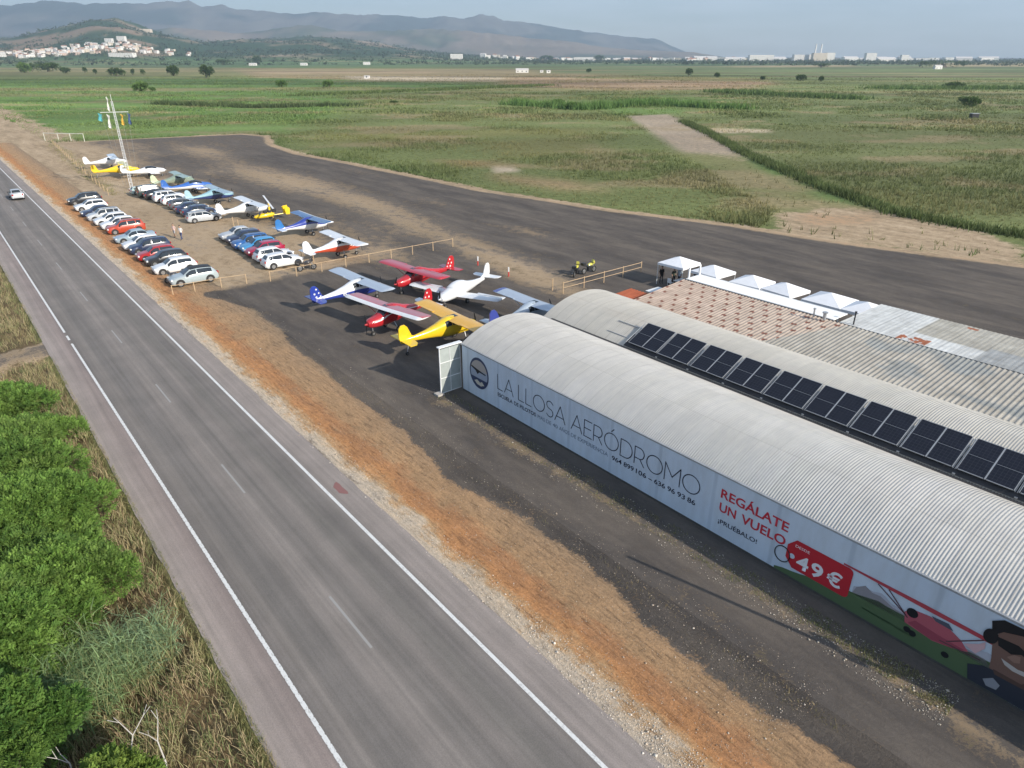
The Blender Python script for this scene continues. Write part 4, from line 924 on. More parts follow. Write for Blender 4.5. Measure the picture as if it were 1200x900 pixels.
for k, c2, px, py, a, lb, sc, sd in rowB:
    L_, W_ = KINDS[k][0] * sc, KINDS[k][1] * sc; ang = R(a); x, y = from_corner(px, py, ang, L_, W_, (-1, -1)); car(k, c2, x, y, ang, lb, GB, sc)
rowC = [('hatchback', 'white', 312.5, 318, 38, 'white hatchback with dark rear window, nearest in the short row', 1.0, 0), ('hatchback', 'white', 303, 310.5, 40, 'white hatchback second in the short row beside the crimson car', 1, 0), ('hatchback', 'crimson', 293, 304, 40, 'dark crimson hatchback in the short row', 1, 1),
        ('hatchback', 'lightblue', 286, 299, 40, 'light metallic blue hatchback in the short row', 1, 1), ('suv', 'blue', 277, 295, 40, 'deep blue SUV in the short row', .93, 1), ('hatchback', 'navy', 270, 289, 40, 'dark navy hatchback beside the silver saloon', 1, 1),
        ('sedan', 'silver', 262, 284.5, 40, 'silver saloon at the far end of the short row', 1, 1)]
for k, c2, px, py, a, lb, sc, fl in rowC:
    L_, W_ = KINDS[k][0] * sc, KINDS[k][1] * sc
    ang = R(a) if not fl else R(a + 180); x, y = from_corner(px, py, ang, L_, W_, (-1, -1) if not fl else (1, 1)); car(k, c2, x, y, ang, lb, GC, sc)
x, y = XY(133.2, 9.6); o = car('sedan', 'silver', x, y, ROAD_ANG, 'silver car driving away on the road', None)
# the nearest car has a black roof
near = [o for o in COL.objects if o.get('label', '').startswith('pale green-grey')][0]
nb_ = [c_ for c_ in near.children if c_.get('paint')][0]; nb_.data = nb_.data.copy(); nb_.data.materials.append(M['black'])
nb_.material_slots[0].link = 'OBJECT'; nb_.material_slots[0].material = paint('car_sage', PAINTS['sage'])
for p_ in nb_.data.polygons:
    if p_.center.z > 1.34: p_.material_index = 1

# ------------------------------------------------------------------ aircraft
def pm(col): 
    nm = 'aircraft_paint_%02d%02d%02d' % tuple(int(c * 99) for c in col)
    return paint(nm, col)
ALU = (.36, .42, .50)
def aircraft(kind, centre, head, label, top, low, fin, wing, le=None, tip=None, span=9.0, L=6.3, tail_drag=False, engine=None, lettering=None, chord=1.5, cockpit_low=False, scale=1.0, nose_up=0.0, lpart=None, spats=None, stripes=None, zwing=None, marks=False):
    ax, ay = centre; t = empty('light_aircraft' if kind != 'low' else 'low_wing_aircraft', (ax, ay, 0), R(head)); tag(t, label, 'aircraft', 'light aircraft parked on the apron'); t.scale = (scale,) * 3
    k = L / 6.3
    if kind == 'high':
        st = [(2.15, 1.12, .07, .07), (2.10, 1.12, .24, .20), (1.85, 1.12, .36, .30), (1.45, 1.13, .44, .36), (1.0, 1.17, .50, .42), (.78, 1.24, .52, .49), (.45, 1.38, .54, .62), (0, 1.42, .54, .66), (-.5, 1.42, .52, .65), (-.95, 1.38, .46, .56), (-1.5, 1.32, .36, .42), (-2.3, 1.25, .25, .28), (-3.2, 1.2, .15, .19), (-4.0, 1.18, .07, .13), (-4.15, 1.18, .03, .1)]
        glz = [(.95, .42, 62, 118), ]
        zw = 2.02 if zwing is None else zwing
    else:
        st = [(2.2, 1.05, .07, .07), (2.15, 1.05, .25, .2), (1.9, 1.06, .38, .32), (1.5, 1.08, .47, .38), (1.0, 1.12, .54, .44), (.55, 1.2, .57, .54), (.1, 1.26, .57, .62), (-.4, 1.26, .55, .61), (-.9, 1.2, .49, .53), (-1.5, 1.12, .38, .41), (-2.3, 1.08, .26, .28), (-3.2, 1.08, .15, .19), (-4.1, 1.1, .06, .13), (-4.25, 1.1, .03, .1)]
        zw = .86
    st = [(a * k, b_, c_ * 1.12, d_ * (1.18 if kind == 'high' else 1.08)) for a, b_, c_, d_ in st]
    NA = 20; pw = 2.5
    def S(x, th, off=0):
        xs = [q[0] for q in st][::-1]; zc = np.interp(x, xs, [q[1] for q in st][::-1]); w_ = np.interp(x, xs, [q[2] for q in st][::-1]) + off; h_ = np.interp(x, xs, [q[3] for q in st][::-1]) + off
        c, s = math.cos(th), math.sin(th); return (x, w_ * abs(c) ** (2 / pw) * (1 if c >= 0 else -1), zc + h_ * abs(s) ** (2 / pw) * (1 if s >= 0 else -1))
    xs_ = []
    for i in range(len(st) - 1): xs_ += [st[i][0], (st[i][0] * 2 + st[i + 1][0]) / 3, (st[i][0] + st[i + 1][0] * 2) / 3]
    xs_.append(st[-1][0])
    b = MB(); b.loft([[S(x, 2 * math.pi * i / NA) for i in range(NA)] for x in xs_], True, lambda kk, i: 1 if (NA * .5 <= i or i >= NA - 1) else 0)
    fu = b.build('fuselage', [pm(top), pm(low)], t, 45)
    def patch(x0, x1, a0, a1, nm, mat, off=.012, par=None, nx=5, na=6):
        b = MB(); b.grid([[S(x0 + (x1 - x0) * i / nx, R(a0 + (a1 - a0) * j / na), off) for j in range(na + 1)] for i in range(nx + 1)]); return b.build(nm, mat, par or fu, True)
    if kind == 'high':
        patch(.92 * k, .50 * k, 38, 142, 'windscreen', M['glass'])
        for sg in (0, 1):
            a0, a1 = (12, 52) if sg == 0 else (128, 168); patch(.44 * k, -.30 * k, a0, a1, 'side_window', M['glass']); patch(-.36 * k, -.85 * k, a0, a1 - (0 if sg else 6), 'side_window', M['glass'])
    else:
        cp = M['whitepaint'] if cockpit_low else M['glass']
        patch(.85 * k, -.85 * k, 28, 152, 'canopy', cp, .03, None, 8, 10)
    if stripes: 
        for sg in (0, 1): patch(1.9 * k, -3.6 * k, 8 if sg == 0 else 160, 20 if sg == 0 else 172, 'side_stripe', pm(stripes), .006, None, 14, 1)
    # wing
    prof = [(.5, 0), (.42, .055), (.25, .085), (0, .08), (-.25, .045), (-.5, .0), (-.25, -.02), (0, -.035), (.25, -.04), (.42, -.03)]
    b = MB(); ys = [-.5, -.497, -.485, -.45, -.44, -.25, -.05, .05, .25, .44, .45, .485, .497, .5]; rings = []
    for y in ys:
        e = abs(y); sc = 1.0 if e < .46 else (.97 if e < .49 else (.82 if e < .498 else .6)); dih = abs(y) * span * (.02 if kind == 'high' else .055)
        thick = 1.5 if e < .49 else .7
        rings.append([(.15 * k + p[0] * chord * sc, y * span, zw + p[1] * thick + dih) for p in prof])
    np_ = len(prof)
    def wm_(kk, i):
        if tip is not None and (abs(ys[kk]) >= .44 and abs(ys[kk + 1]) >= .44): return 2
        if le is not None and i in (0, 1, 9, 8): return 1
        return 0
    b.loft(rings, True, wm_)
    wg = b.build('wing', [pm(wing), pm(le or wing), pm(tip or wing)], t, 35)
    if kind == 'high':
        b = MB(); b.box((.05 * k, 0, zw + .135), (.7, .55, .012)); b.build('roof_window', M['glass'], wg)
        for sg in (1, -1):
            for xo in (.32, -.28): b = MB(); b.tube((.1 * k + xo * .3, sg * .5, .95), (.15 * k + xo, sg * span * .29, zw + .02), .028, n=6); b.build('wing_strut', pm(low), t)
    for sg in (1, -1):
        b = MB(); b.box((.15 * k - chord * .40, sg * span * .33, zw + .02 + (span * .33 * (.02 if kind == 'high' else .055))), (chord * .18, span * .26, .03)); b.build('aileron', pm(wing), wg)
    # tail
    tx = -4.0 * k
    b = MB(); b.prism([(tx + 1.1, 1.22), (tx + .45, 1.48), (tx + .12, 2.2), (tx - .12, 2.42), (tx - .42, 2.4), (tx - .55, 2.2), (tx - .58, 1.5), (tx - .42, .98), (tx, 1.0)], .07); fn = b.build('tail_fin', pm(fin), t)
    b = MB(); b.prism([(tx - .32, 1.05), (tx - .26, 2.36), (tx - .46, 2.36), (tx - .60, 2.16), (tx - .63, 1.5), (tx - .46, 1.02)], .09); b.build('rudder', pm(fin), fn)
    tc = low if kind == 'high' and lpart is None else (lpart or top)
    b = MB(); b.prism([(tx + .45, -.1), (tx + .3, -1.1), (tx + .05, -1.4), (tx - .5, -1.42), (tx - .5, 1.42), (tx + .05, 1.4), (tx + .3, 1.1), (tx + .45, .1)], .05, 'z', 1.24); b.build('tailplane', pm(tc), t)
    # propeller
    nx_ = st[0][0]; zc = st[0][1]
    b = MB(); b.tube((nx_ - .04, 0, zc), (nx_ + .2, 0, zc), .13, .03, 12); sp = b.build('spinner', pm(top), t, 30)
    a0 = random.uniform(60, 105)
    for q in range(2):
        a = R(a0 + 180 * q); b = MB(); P_ = [(0, .05, .02), (.25, .075, .03), (.55, .065, .02), (.82, .03, .01)]; rr = []
        for d, w_, h_ in P_: rr.append([(nx_ + .06 + dx, d * math.cos(a) - dy * math.sin(a), zc + d * math.sin(a) + dy * math.cos(a)) for dx, dy in ((.02, w_), (-.02, w_ * .2), (-.02, -w_), (.02, -w_ * .2))])
        b.loft(rr); b.build('propeller_blade', M['black'], sp)
    b = MB(); b.box((1.98 * k, 0, zc - .13), (.1, .36, .12)); b.build('air_intake', M['black'], fu)
    # gear
    def wheel(x, y, r_, leg_from):
        b = MB(); b.tube((x, y - .07, r_), (x, y + .07, r_), r_, n=14); w_ = b.build('wheel', M['tyre'], t, 30)
        b = MB(); b.tube((x, y - .08, r_), (x, y + .08, r_), r_ * .45, n=10); b.build('wheel_hub', M['rim'], w_)
        b = MB(); b.tube(leg_from, (x, y * .96, r_), .04, .03, 6); b.build('gear_leg', M['steel'], t)
        if spats: b = MB(); b.loft([[(x + xx, y + ww * math.cos(a), r_ + .04 + hh * math.sin(a)) for a in np.linspace(0, 2 * math.pi, 8, endpoint=False)] for xx, ww, hh in ((.30, .03, .03), (.2, .1, .13), (0, .12, .17), (-.25, .08, .1), (-.42, .02, .02))]); b.build('wheel_fairing', pm(spats), t, True)
    mx = .75 * k if tail_drag else -.25 * k
    for sg in (1, -1): wheel(mx, sg * .85, .24, (mx + .1, sg * .4, .85))
    if tail_drag: wheel(tx, 0, .12, (tx + .2, 0, 1.05))
    else: wheel(1.6 * k, 0, .2, (1.65 * k, 0, .85))
    if lettering:
        for sg in (1, -1):
            cu = bpy.data.curves.new('x', 'FONT'); cu.body = lettering; cu.size = .42; cu.offset = .012; tmp = bpy.data.objects.new('tmp', cu); COL.objects.link(tmp); bpy.context.view_layer.update()
            me = bpy.data.meshes.new_from_object(tmp.evaluated_get(bpy.context.evaluated_depsgraph_get())); bpy.data.objects.remove(tmp)
            wd = max(v.co.x for v in me.vertices)
            for v in me.vertices:
                x_ = (-1.35 * k - v.co.x) if sg > 0 else (-1.35 * k - wd + v.co.x); w0 = S(x_, R(0))[1]; v.co = (x_, sg * (w0 + .02), 1.12 + v.co.y)
            me.materials.clear(); me.materials.append(M['whitepaint']); o = bpy.data.objects.new('registration_lettering', me); COL.objects.link(o); o.parent = fu
    if marks:
        for sg in (1, -1):
            b = MB()
            for mx_, mz, ms in ((tx - .05, 2.1, .11), (tx + .15, 1.75, .1), (tx - .25, 1.72, .12), (tx + .3, 1.45, .1), (tx - .1, 1.42, .13)): b.add([(mx_ + ms * math.cos(a) * (1 if q % 2 else .45), sg * .05, mz + ms * math.sin(a) * (1 if q % 2 else .45)) for q, a in enumerate(np.linspace(0, 2 * math.pi, 10, endpoint=False))], [tuple(range(10))])
            b.build('fin_markings', M['whitepaint'], fn)
    return t
W_ = (.72, .73, .74); RED = (.42, .018, .025); BLU = (.025, .05, .30); YEL = (.75, .40, .02); YEL2 = (.78, .52, .02); PNK = (.42, .12, .13)
aircraft('high', (-13.6, 58.9), 43, 'blue-tailed high-wing plane with bare silver-grey wing', W_, BLU, BLU, ALU, span=9.0, L=6.6, lettering='EC', lpart=BLU, marks=True)
aircraft('high', (-9.1, 62.4), -132, 'all red high-wing plane facing the car park', RED, RED, RED, (.44, .03, .045), span=8.8, L=6.9, lpart=RED, tail_drag=False, marks=True)
aircraft('high', (-9.9, 51.9), -130, 'red plane with white leading edge and pink wing, facing the road', RED, RED, RED, PNK, le=W_, span=9.0, L=6.6, lettering='EC', lpart=W_, stripes=W_, marks=True)
aircraft('high', (-18.6, 74.3), 41, 'white high-wing plane with orange-red belly and wingtip', W_, (.50, .07, .03), W_, W_, tip=None, span=8.8, L=6.3, lpart=W_)
aircraft('low', (-4.9, 58.8), -120, 'all white low-wing plane with T-shaped tail view, centre of the front group', W_, W_, W_, W_, span=9.6, L=7.6, cockpit_low=True, lpart=W_, spats=None)
aircraft('high', (-4.6, 49.3), 39, 'plain yellow taildragger touching the hangar corner in view', YEL2, YEL2, YEL2, YEL, span=9.2, L=6.4, tail_drag=True, lpart=YEL2)
aircraft('high', (1.7, 52.6), 41, 'plane with blue and red wingtip half hidden behind the hangar', (.40, .47, .54), (.45, .5, .55), (.05, .07, .30), ALU, tip=(.04, .06, .28), span=9, L=6.2)
aircraft('high', (-24.9, 85.0), 42, 'plane with deep blue swept wing edged in white', BLU, W_, (.03, .16, .42), (.03, .11, .28), le=W_, tip=None, span=9.0, L=6.2, lpart=W_)
cx, cy = at(293, 237, 2.05); aircraft('high', (cx, cy), 41, 'all white high-wing plane beside the yellow gyrocopter', W_, W_, W_, W_, span=9.6, L=6.4, lpart=W_)
cx, cy = at(254, 222, 2.05); aircraft('high', (cx, cy), 41, 'plane with teal tail and grey-blue wing behind the car rows', (.25, .42, .48), (.03, .05, .16), (.35, .52, .58), (.30, .40, .46), span=9.2, L=6.4)
cx, cy = at(229, 218, 1.0); aircraft('low', (cx, cy), 38, 'bright blue low-wing plane with white tail stripes near the green-winged one', (.03, .12, .42), W_, (.03, .12, .40), (.04, .14, .42), tip=W_, span=8.4, L=7.0, lpart=W_)
cx, cy = at(210, 205, 2.05); aircraft('high', (cx, cy), 40, 'plane with dull green wing and pale lime tail', (.20, .26, .20), (.25, .28, .22), (.50, .58, .38), (.27, .36, .27), span=8.6, L=6.2)
cx, cy = at(177, 200, 1.1); aircraft('low', (cx, cy), 35, 'white low-wing plane between the yellow and the green-winged ones', W_, W_, W_, W_, span=8.6, L=6.8, lpart=W_)
cx, cy = at(144, 194, 1.9); aircraft('high', (cx, cy), 36, 'yellow plane with black cockpit in the far corner', YEL2, YEL2, YEL2, (.70, .58, .08), span=8.6, L=7.2, tail_drag=True)
cx, cy = at(131, 184, 2.05); aircraft('high', (cx, cy), 33, 'white high-wing plane farthest away behind the yellow one', W_, W_, W_, (.60, .66, .74), span=9.0, L=7.0, lpart=W_)
# white winglets and star marks of two tails
# gyrocopter
cx, cy = at(316, 258); t = empty('gyrocopter', (cx, cy, 0), R(180 + 36)); tag(t, 'yellow gyrocopter with one long white rotor blade raised', 'gyrocopter')
YG = pm((.80, .55, .02)); b = MB()
b.loft([[(x, w_ * math.cos(a), z + h_ * math.sin(a)) for a in np.linspace(0, 2 * math.pi, 12, endpoint=False)] for x, w_, z, h_ in ((2.0, .05, .62, .05), (1.8, .28, .62, .2), (1.2, .4, .68, .3), (.5, .42, .72, .34), (-.2, .36, .75, .35), (-.7, .2, .8, .25))]); b.build('pod', YG, t, True)
b = MB(); b.grid([[(1.35, -.3, .85), (1.35, 0, .9), (1.35, .3, .85)], [(1.05, -.26, 1.25), (1.05, 0, 1.3), (1.05, .26, 1.25)]]); b.build('windscreen', M['glass'], t)
b = MB(); b.box((.45, 0, 1.05), (.4, .5, .5)); b.box((-.1, 0, 1.1), (.35, .45, .5)); b.build('seat', M['black'], t)
b = MB(); b.prism([(-.25, .9), (-.05, .9), (-.1, 2.35), (-.3, 2.35)], .12); b.build('mast', YG, t)
b = MB(); b.box((-.75, 0, 1.25), (.5, .45, .5)); b.build('engine', M['black'], t)
b = MB(); b.tube((-.4, 0, .62), (-2.5, 0, .7), .06, n=8); b.build('tail_boom', YG, t)
for y in (-.55, .55): b = MB(); b.prism([(-2.2, .6), (-2.0, 1.5), (-2.5, 1.6), (-2.75, 1.4), (-2.7, .6)], .05, 'y', y); b.build('side_fin', YG, t)
b = MB(); b.prism([(-2.0, .65), (-2.0, 1.7), (-2.6, 1.75), (-2.7, .65)], .06); b.build('tail_fin', YG, t)
b = MB(); b.prism([(-2.1, -.6), (-2.1, .6), (-2.6, .6), (-2.6, -.6)], .04, 'z', .72); b.build('tailplane', YG, t)
for q in (0, 1):
    b = MB(); d = 4.3 * (1 if q else -1); a = R(-176 + 36 + 180); ca, sa_ = math.cos(R(-100)), math.sin(R(-100)); b.add([(-.15 + -sa_ * w_ + ca * u, ca * w_ + sa_ * u, 2.42 + z + abs(u) * .0 + (u * .03)) for u in (0, d) for w_ in (-.11, .11) for z in (0, .03)], [(0, 1, 3, 2), (4, 6, 7, 5), (0, 4, 5, 1), (2, 3, 7, 6), (0, 2, 6, 4), (1, 5, 7, 3)]); b.build('rotor_blade', M['whitepaint'], t)
for (x_, y_) in ((1.5, 0), (-.4, .8), (-.4, -.8)):
    b = MB(); b.tube((x_, y_ - .07, .2), (x_, y_ + .07, .2), .2, n=12); w_ = b.build('wheel', M['tyre'], t); b = MB(); b.tube((x_, y_ * .3, .55), (x_, y_, .2), .035, n=6); b.build('gear_leg', YG, t)

# ------------------------------------------------------------------ motorcycles
def motorcycle(x, y, ang, label, col):
    t = empty('motorcycle', (x, y, 0), ang); tag(t, label, 'motorcycle', 'parked motorcycles')
    for x_ in (.72, -.70):
        b = MB()
        for i in range(16):
            a0, a1 = 2 * math.pi * i / 16, 2 * math.pi * (i + 1) / 16; b.tube((x_ + .27 * math.cos(a0), 0, .33 + .27 * math.sin(a0)), (x_ + .27 * math.cos(a1), 0, .33 + .27 * math.sin(a1)), .065, n=6)
        w_ = b.build('wheel', M['tyre'], t, True); b = MB(); b.tube((x_, -.05, .33), (x_, .05, .33), .1, n=8); b.tube((x_, -.01, .33), (x_, .01, .33), .24, n=14); b.build('rim', M['rim'], w_)
    b = MB(); b.loft([[(x_, w_ * math.cos(a), z + h_ * math.sin(a)) for a in np.linspace(0, 2 * math.pi, 10, endpoint=False)] for x_, w_, z, h_ in ((.45, .05, .85, .08), (.35, .17, .88, .15), (.05, .2, .9, .16), (-.2, .12, .84, .1))]); b.build('fuel_tank', pm(col), t, True)
    b = MB(); b.loft([[(x_, w_ * math.cos(a), z + h_ * math.sin(a)) for a in np.linspace(0, 2 * math.pi, 10, endpoint=False)] for x_, w_, z, h_ in ((-.1, .12, .84, .07), (-.4, .17, .83, .08), (-.8, .13, .92, .07), (-.98, .05, .97, .04))]); b.build('saddle', M['black'], t, True)
    b = MB(); b.box((.05, 0, .48), (.5, .3, .38)); b.build('engine', M['black'], t)
    b = MB(); b.tube((.72, .09, .33), (.42, .09, 1.0), .03, n=6); b.tube((.72, -.09, .33), (.42, -.09, 1.0), .03, n=6); b.build('fork', M['steel'], t)
    b = MB(); b.tube((.38, -.38, 1.08), (.42, .38, 1.08), .022, n=6); b.build('handlebar', M['black'], t)
    b = MB(); b.prism([(.50, .85), (.72, 1.0), (.52, 1.35), (.44, 1.05)], .28); b.build('front_fairing', pm(col), t)
    b = MB(); b.tube((-.1, .17, .3), (-.8, .2, .42), .05, .06, 8); b.build('exhaust', M['steel'], t)
    b = MB(); b.box((-.85, 0, 1.08), (.34, .4, .26)); b.build('top_case', M['black'], t)
    return t
motorcycle(*at(675, 323), R(70), 'yellow and black touring motorcycle, left of the pair on the apron', (.55, .50, .06))
motorcycle(*at(690, 320), R(40), 'yellow and black touring motorcycle, right of the pair on the apron', (.55, .52, .08))
motorcycle(*at(207, 331), R(215), 'dark motorcycle standing between white and green-grey hatchbacks', (.03, .03, .035))
motorcycle(*at(360, 317), R(35), 'black motorcycle at the nose of the front white hatchback', (.03, .03, .035))

# ------------------------------------------------------------------ people (one skinned surface each)
def person(x, y, ang, label, shirt, trousers, pose='stand', h=1.74, hair=(.05, .035, .025), shorts=False):
    k = h / 1.74
    if pose == 'walk': fl, fr, kl, kr = .22, -.20, .16, -.02
    elif pose == 'sit': fl = fr = .42; kl = kr = .45
    else: fl, fr, kl, kr = .04, -.03, .03, 0
    hip = .93 if pose != 'sit' else .52
    V = {'pel': (0, 0, hip, .15), 'bel': (0, 0, hip + .15, .145), 'ch': (.0, 0, hip + .37, .165), 'nk': (.0, 0, hip + .53, .06), 'hd': (.02, 0, hip + .62, .085), 'hd2': (.02, 0, hip + .74, .095)}
    for sg, n_, f_, kk in ((1, 'l', fl, kl), (-1, 'r', fr, kr)):
        V['hp' + n_] = (0, sg * .10, hip - .06, .10); V['kn' + n_] = (kk + (.0 if pose != 'sit' else 0), sg * .11, hip - .46 if pose != 'sit' else hip + .0, .062); V['an' + n_] = (f_, sg * .11, .09, .042); V['to' + n_] = (f_ + .16, sg * .12, .04, .035)
        V['sh' + n_] = (0, sg * .19, hip + .46, .062); V['el' + n_] = (-.03 - f_ * .4, sg * .25, hip + .19, .042); V['wr' + n_] = (.08 - f_ * .6, sg * .24, hip - .03, .03); V['ha' + n_] = (.11 - f_ * .7, sg * .235, hip - .12, .034)
        V['fi' + n_] = (.13 - f_ * .7, sg * .225, hip - .19, .016); V['th' + n_] = (.155 - f_ * .7, sg * .22, hip - .12, .013)
    names = list(V); E_ = [('pel', 'bel'), ('bel', 'ch'), ('ch', 'nk'), ('nk', 'hd'), ('hd', 'hd2')]
    for n_ in 'lr': E_ += [('pel', 'hp' + n_), ('hp' + n_, 'kn' + n_), ('kn' + n_, 'an' + n_), ('an' + n_, 'to' + n_), ('ch', 'sh' + n_), ('sh' + n_, 'el' + n_), ('el' + n_, 'wr' + n_), ('wr' + n_, 'ha' + n_), ('ha' + n_, 'fi' + n_), ('ha' + n_, 'th' + n_)]
    me = bpy.data.meshes.new('p'); me.from_pydata([Vector(V[n][:3]) * k for n in names], [(names.index(a), names.index(c2)) for a, c2 in E_], [])
    o = bpy.data.objects.new('tmp', me); COL.objects.link(o); md = o.modifiers.new('s', 'SKIN')
    for i, n in enumerate(names): me.skin_vertices[0].data[i].radius = (V[n][3] * k,) * 2
    me.skin_vertices[0].data[0].use_root = True
    sb = o.modifiers.new('u', 'SUBSURF'); sb.levels = 1; sb.render_levels = 1
    bpy.context.view_layer.update(); m2 = bpy.data.meshes.new_from_object(o.evaluated_get(bpy.context.evaluated_depsgraph_get())); bpy.data.objects.remove(o)
    m2.materials.clear()
    for m in (M['skin'], flat('cloth_%d%d%d' % tuple(int(c * 99) for c in shirt), shirt), flat('cloth_%d%d%d' % tuple(int(c * 99) for c in trousers), trousers), M['black']): m2.materials.append(m)
    for p in m2.polygons:
        c2 = p.center; z = c2.z / k; ay_ = abs(c2.y / k)
        if z < .1: p.material_index = 3
        elif z > hip + .5: p.material_index = 0
        elif ay_ > .20 and z < hip + .2: p.material_index = 0
        elif z > hip - .02: p.material_index = 1
        else: p.material_index = 0 if (shorts and z < hip - .40) else 2
        p.use_smooth = True
    b_ = bpy.data.objects.new('person', m2); COL.objects.link(b_); b_.location = (x, y, 0); b_.rotation_euler = (0, 0, ang); tag(b_, label, 'person')
    b = MB(); rings = []
    for i in range(6):
        a = R(10 + i * 16); rings.append([((.01 + .112 * math.cos(a) * math.cos(q)) * k, .108 * k * math.cos(a) * math.sin(q), (hip + .735 + .115 * math.sin(a)) * k) for q in np.linspace(0, 2 * math.pi, 12, endpoint=False)])
    b.loft(rings); b.build('hair', flat('hair_%d' % int(hair[0] * 1000), hair), b_, True)
    return b_
x, y = at(213.5, 281); person(x, y, R(-110), 'person in white top and dark blue trousers walking by the car park', (.68, .66, .64), (.05, .07, .16), 'walk')
x, y = at(205.5, 278); person(x, y, R(-110), 'person in pale pink top and grey shorts walking beside another', (.58, .42, .38), (.32, .32, .34), 'walk', 1.66, (.12, .08, .05), True)
tx, ty = at(791, 302, 2.75); tx += .7719 * .75; ty += .6357 * .75; tdir = PERP_ANG
def rel(a, b2): return tx + a * math.cos(tdir) - b2 * math.sin(tdir), ty + a * math.sin(tdir) + b2 * math.cos(tdir)
x, y = rel(-1.1, 1.1); person(x, y, R(-70), 'person in black standing at the left leg of the first tent', (.015, .015, .017), (.02, .02, .025), 'stand', 1.78)
x, y = rel(-.5, .1); person(x, y, R(-60), 'person in dark green top standing in the shade of first tent', (.05, .06, .045), (.05, .05, .06), 'stand', 1.7)
x, y = rel(.0, -.2); person(x, y, R(-150), 'person in light blue shirt standing under the first tent', (.35, .42, .50), (.05, .06, .1), 'stand', 1.74)
x, y = rel(.35, .15); person(x, y, R(170), 'person in pale shirt behind the table under the first tent', (.50, .48, .46), (.1, .1, .12), 'stand', 1.68)
x, y = rel(1.15, -1.35); person(x, y, R(-160), 'person in yellow-green high visibility vest by the tent right leg', (.45, .65, .06), (.03, .03, .04), 'stand', 1.75)
x, y = rel(.7, -1.5); person(x, y, R(120), 'person in dark clothes next to the high visibility vest', (.03, .03, .035), (.04, .04, .05), 'stand', 1.66)
x, y = rel(-.6, -.75); t = empty('folding_table', (x, y, 0), tdir); tag(t, 'low folding table in the shade of the first tent', 'table')
b = MB(); b.box((0, 0, .72), (1.3, .6, .04)); b.build('table_top', M['whitepaint'], t)
for a in (-.58, .58):
    for b2 in (-.25, .25): b = MB(); b.tube((a, b2, 0), (a, b2, .7), .02, n=6); b.build('leg', M['steel'], t)
x, y = rel(-1.2, -.1); t = empty('plastic_chair', (x, y, 0), tdir); tag(t, 'white plastic chair at the left side of first tent', 'chair')
b = MB(); b.box((0, 0, .43), (.42, .42, .03)); b.build('seat', M['whitepaint'], t); b = MB(); b.box((-.2, 0, .66), (.03, .42, .42)); b.build('backrest', M['whitepaint'], t)
for a in (-.18, .18):
    for b2 in (-.18, .18): b = MB(); b.tube((a, b2, 0), (a, b2, .42), .018, n=6); b.build('leg', M['whitepaint'], t)
x, y = at(770, 341, 2.8); b = MB(); b.box((0, 0, 0), (1.6, 1.1, .05), PERP_ANG); b.box((0, 0, .05), (1.4, .08, .04), PERP_ANG); o = b.build('roof_sheet', M['whitepaint']); o.location = (x, y, 2.84); tag(o, 'small white sheet lying on the terracotta lean-to roof', 'roof sheet')

# ------------------------------------------------------------------ vegetation
def leaf_material(name, rough=.75, trans=.25):
    m = newmat(name, rough=rough, spec=.25); F = N(m, 'ShaderNodeVertexColor', layer_name='F').outputs[0]
    LK(m, F, BS(m).inputs['Base Color'])
    if trans:
        tr = N(m, 'ShaderNodeBsdfTranslucent'); LK(m, mixc(m, 1, F, (1.2, 1.3, .7), 'MULTIPLY'), tr.inputs['Color'])
        mx = N(m, 'ShaderNodeMixShader'); mx.inputs[0].default_value = trans; out = m.node_tree.nodes['Material Output']
        LK(m, BS(m).outputs[0], mx.inputs[1]); LK(m, tr.outputs[0], mx.inputs[2]); LK(m, mx.outputs[0], out.inputs['Surface'])
    return m
M['leaf'] = leaf_material('foliage'); M['grassy'] = leaf_material('grass_blades', .85, .2)
M['bark'] = weathered('bark', (.12, .09, .065), .9, 0, .3, 4)
def blades(name, P, H, Wd, lean, col, tipc=None, segs=1, curve=.3, mat=None, parent=None, jit=.18):
    """P (n,3) roots, H (n,) heights, Wd widths, lean (n,2) tip offset; col (n,3)"""
    n = len(P); a = RNG.uniform(0, 2 * math.pi, n); wx, wy = np.cos(a) * Wd / 2, np.sin(a) * Wd / 2
    tipc = col if tipc is None else tipc
    v = []; c = []
    for k in range(segs + 1):
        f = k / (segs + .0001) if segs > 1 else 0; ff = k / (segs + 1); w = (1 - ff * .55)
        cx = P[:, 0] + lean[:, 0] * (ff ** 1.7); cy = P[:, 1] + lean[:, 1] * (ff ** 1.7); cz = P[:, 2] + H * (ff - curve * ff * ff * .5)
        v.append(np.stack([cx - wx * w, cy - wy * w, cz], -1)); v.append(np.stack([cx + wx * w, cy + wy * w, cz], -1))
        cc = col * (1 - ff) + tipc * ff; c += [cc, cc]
        if segs == 1 and k == 0: break
    if segs == 1: pass
    v.append(np.stack([P[:, 0] + lean[:, 0], P[:, 1] + lean[:, 1], P[:, 2] + H * (1 - curve * .5)], -1)); c.append(tipc)
    nv = len(v); V = np.stack(v, 1).reshape(-1, 3); C_ = np.stack(c, 1); C_ = (C_ * (1 + RNG.uniform(-jit, jit, (n, 1, 1)))).reshape(-1, 3)
    base = np.arange(n)[:, None] * nv; fs = []
    for k in range((nv - 1) // 2 - 1): o = 2 * k; fs += [base + np.array([[o, o + 1, o + 3]]), base + np.array([[o, o + 3, o + 2]])]
    o = nv - 3; fs.append(base + np.array([[o, o + 1, o + 2]]))
    return fast_mesh(name, V, np.concatenate(fs), mat or M['grassy'], parent, attrs={'F': np.clip(C_, .005, 1)})
HEDGE = GP((800, 142), (835, 158), (870, 178), (905, 194), (960, 218), (1050, 250), (1120, 264), (1230, 282))
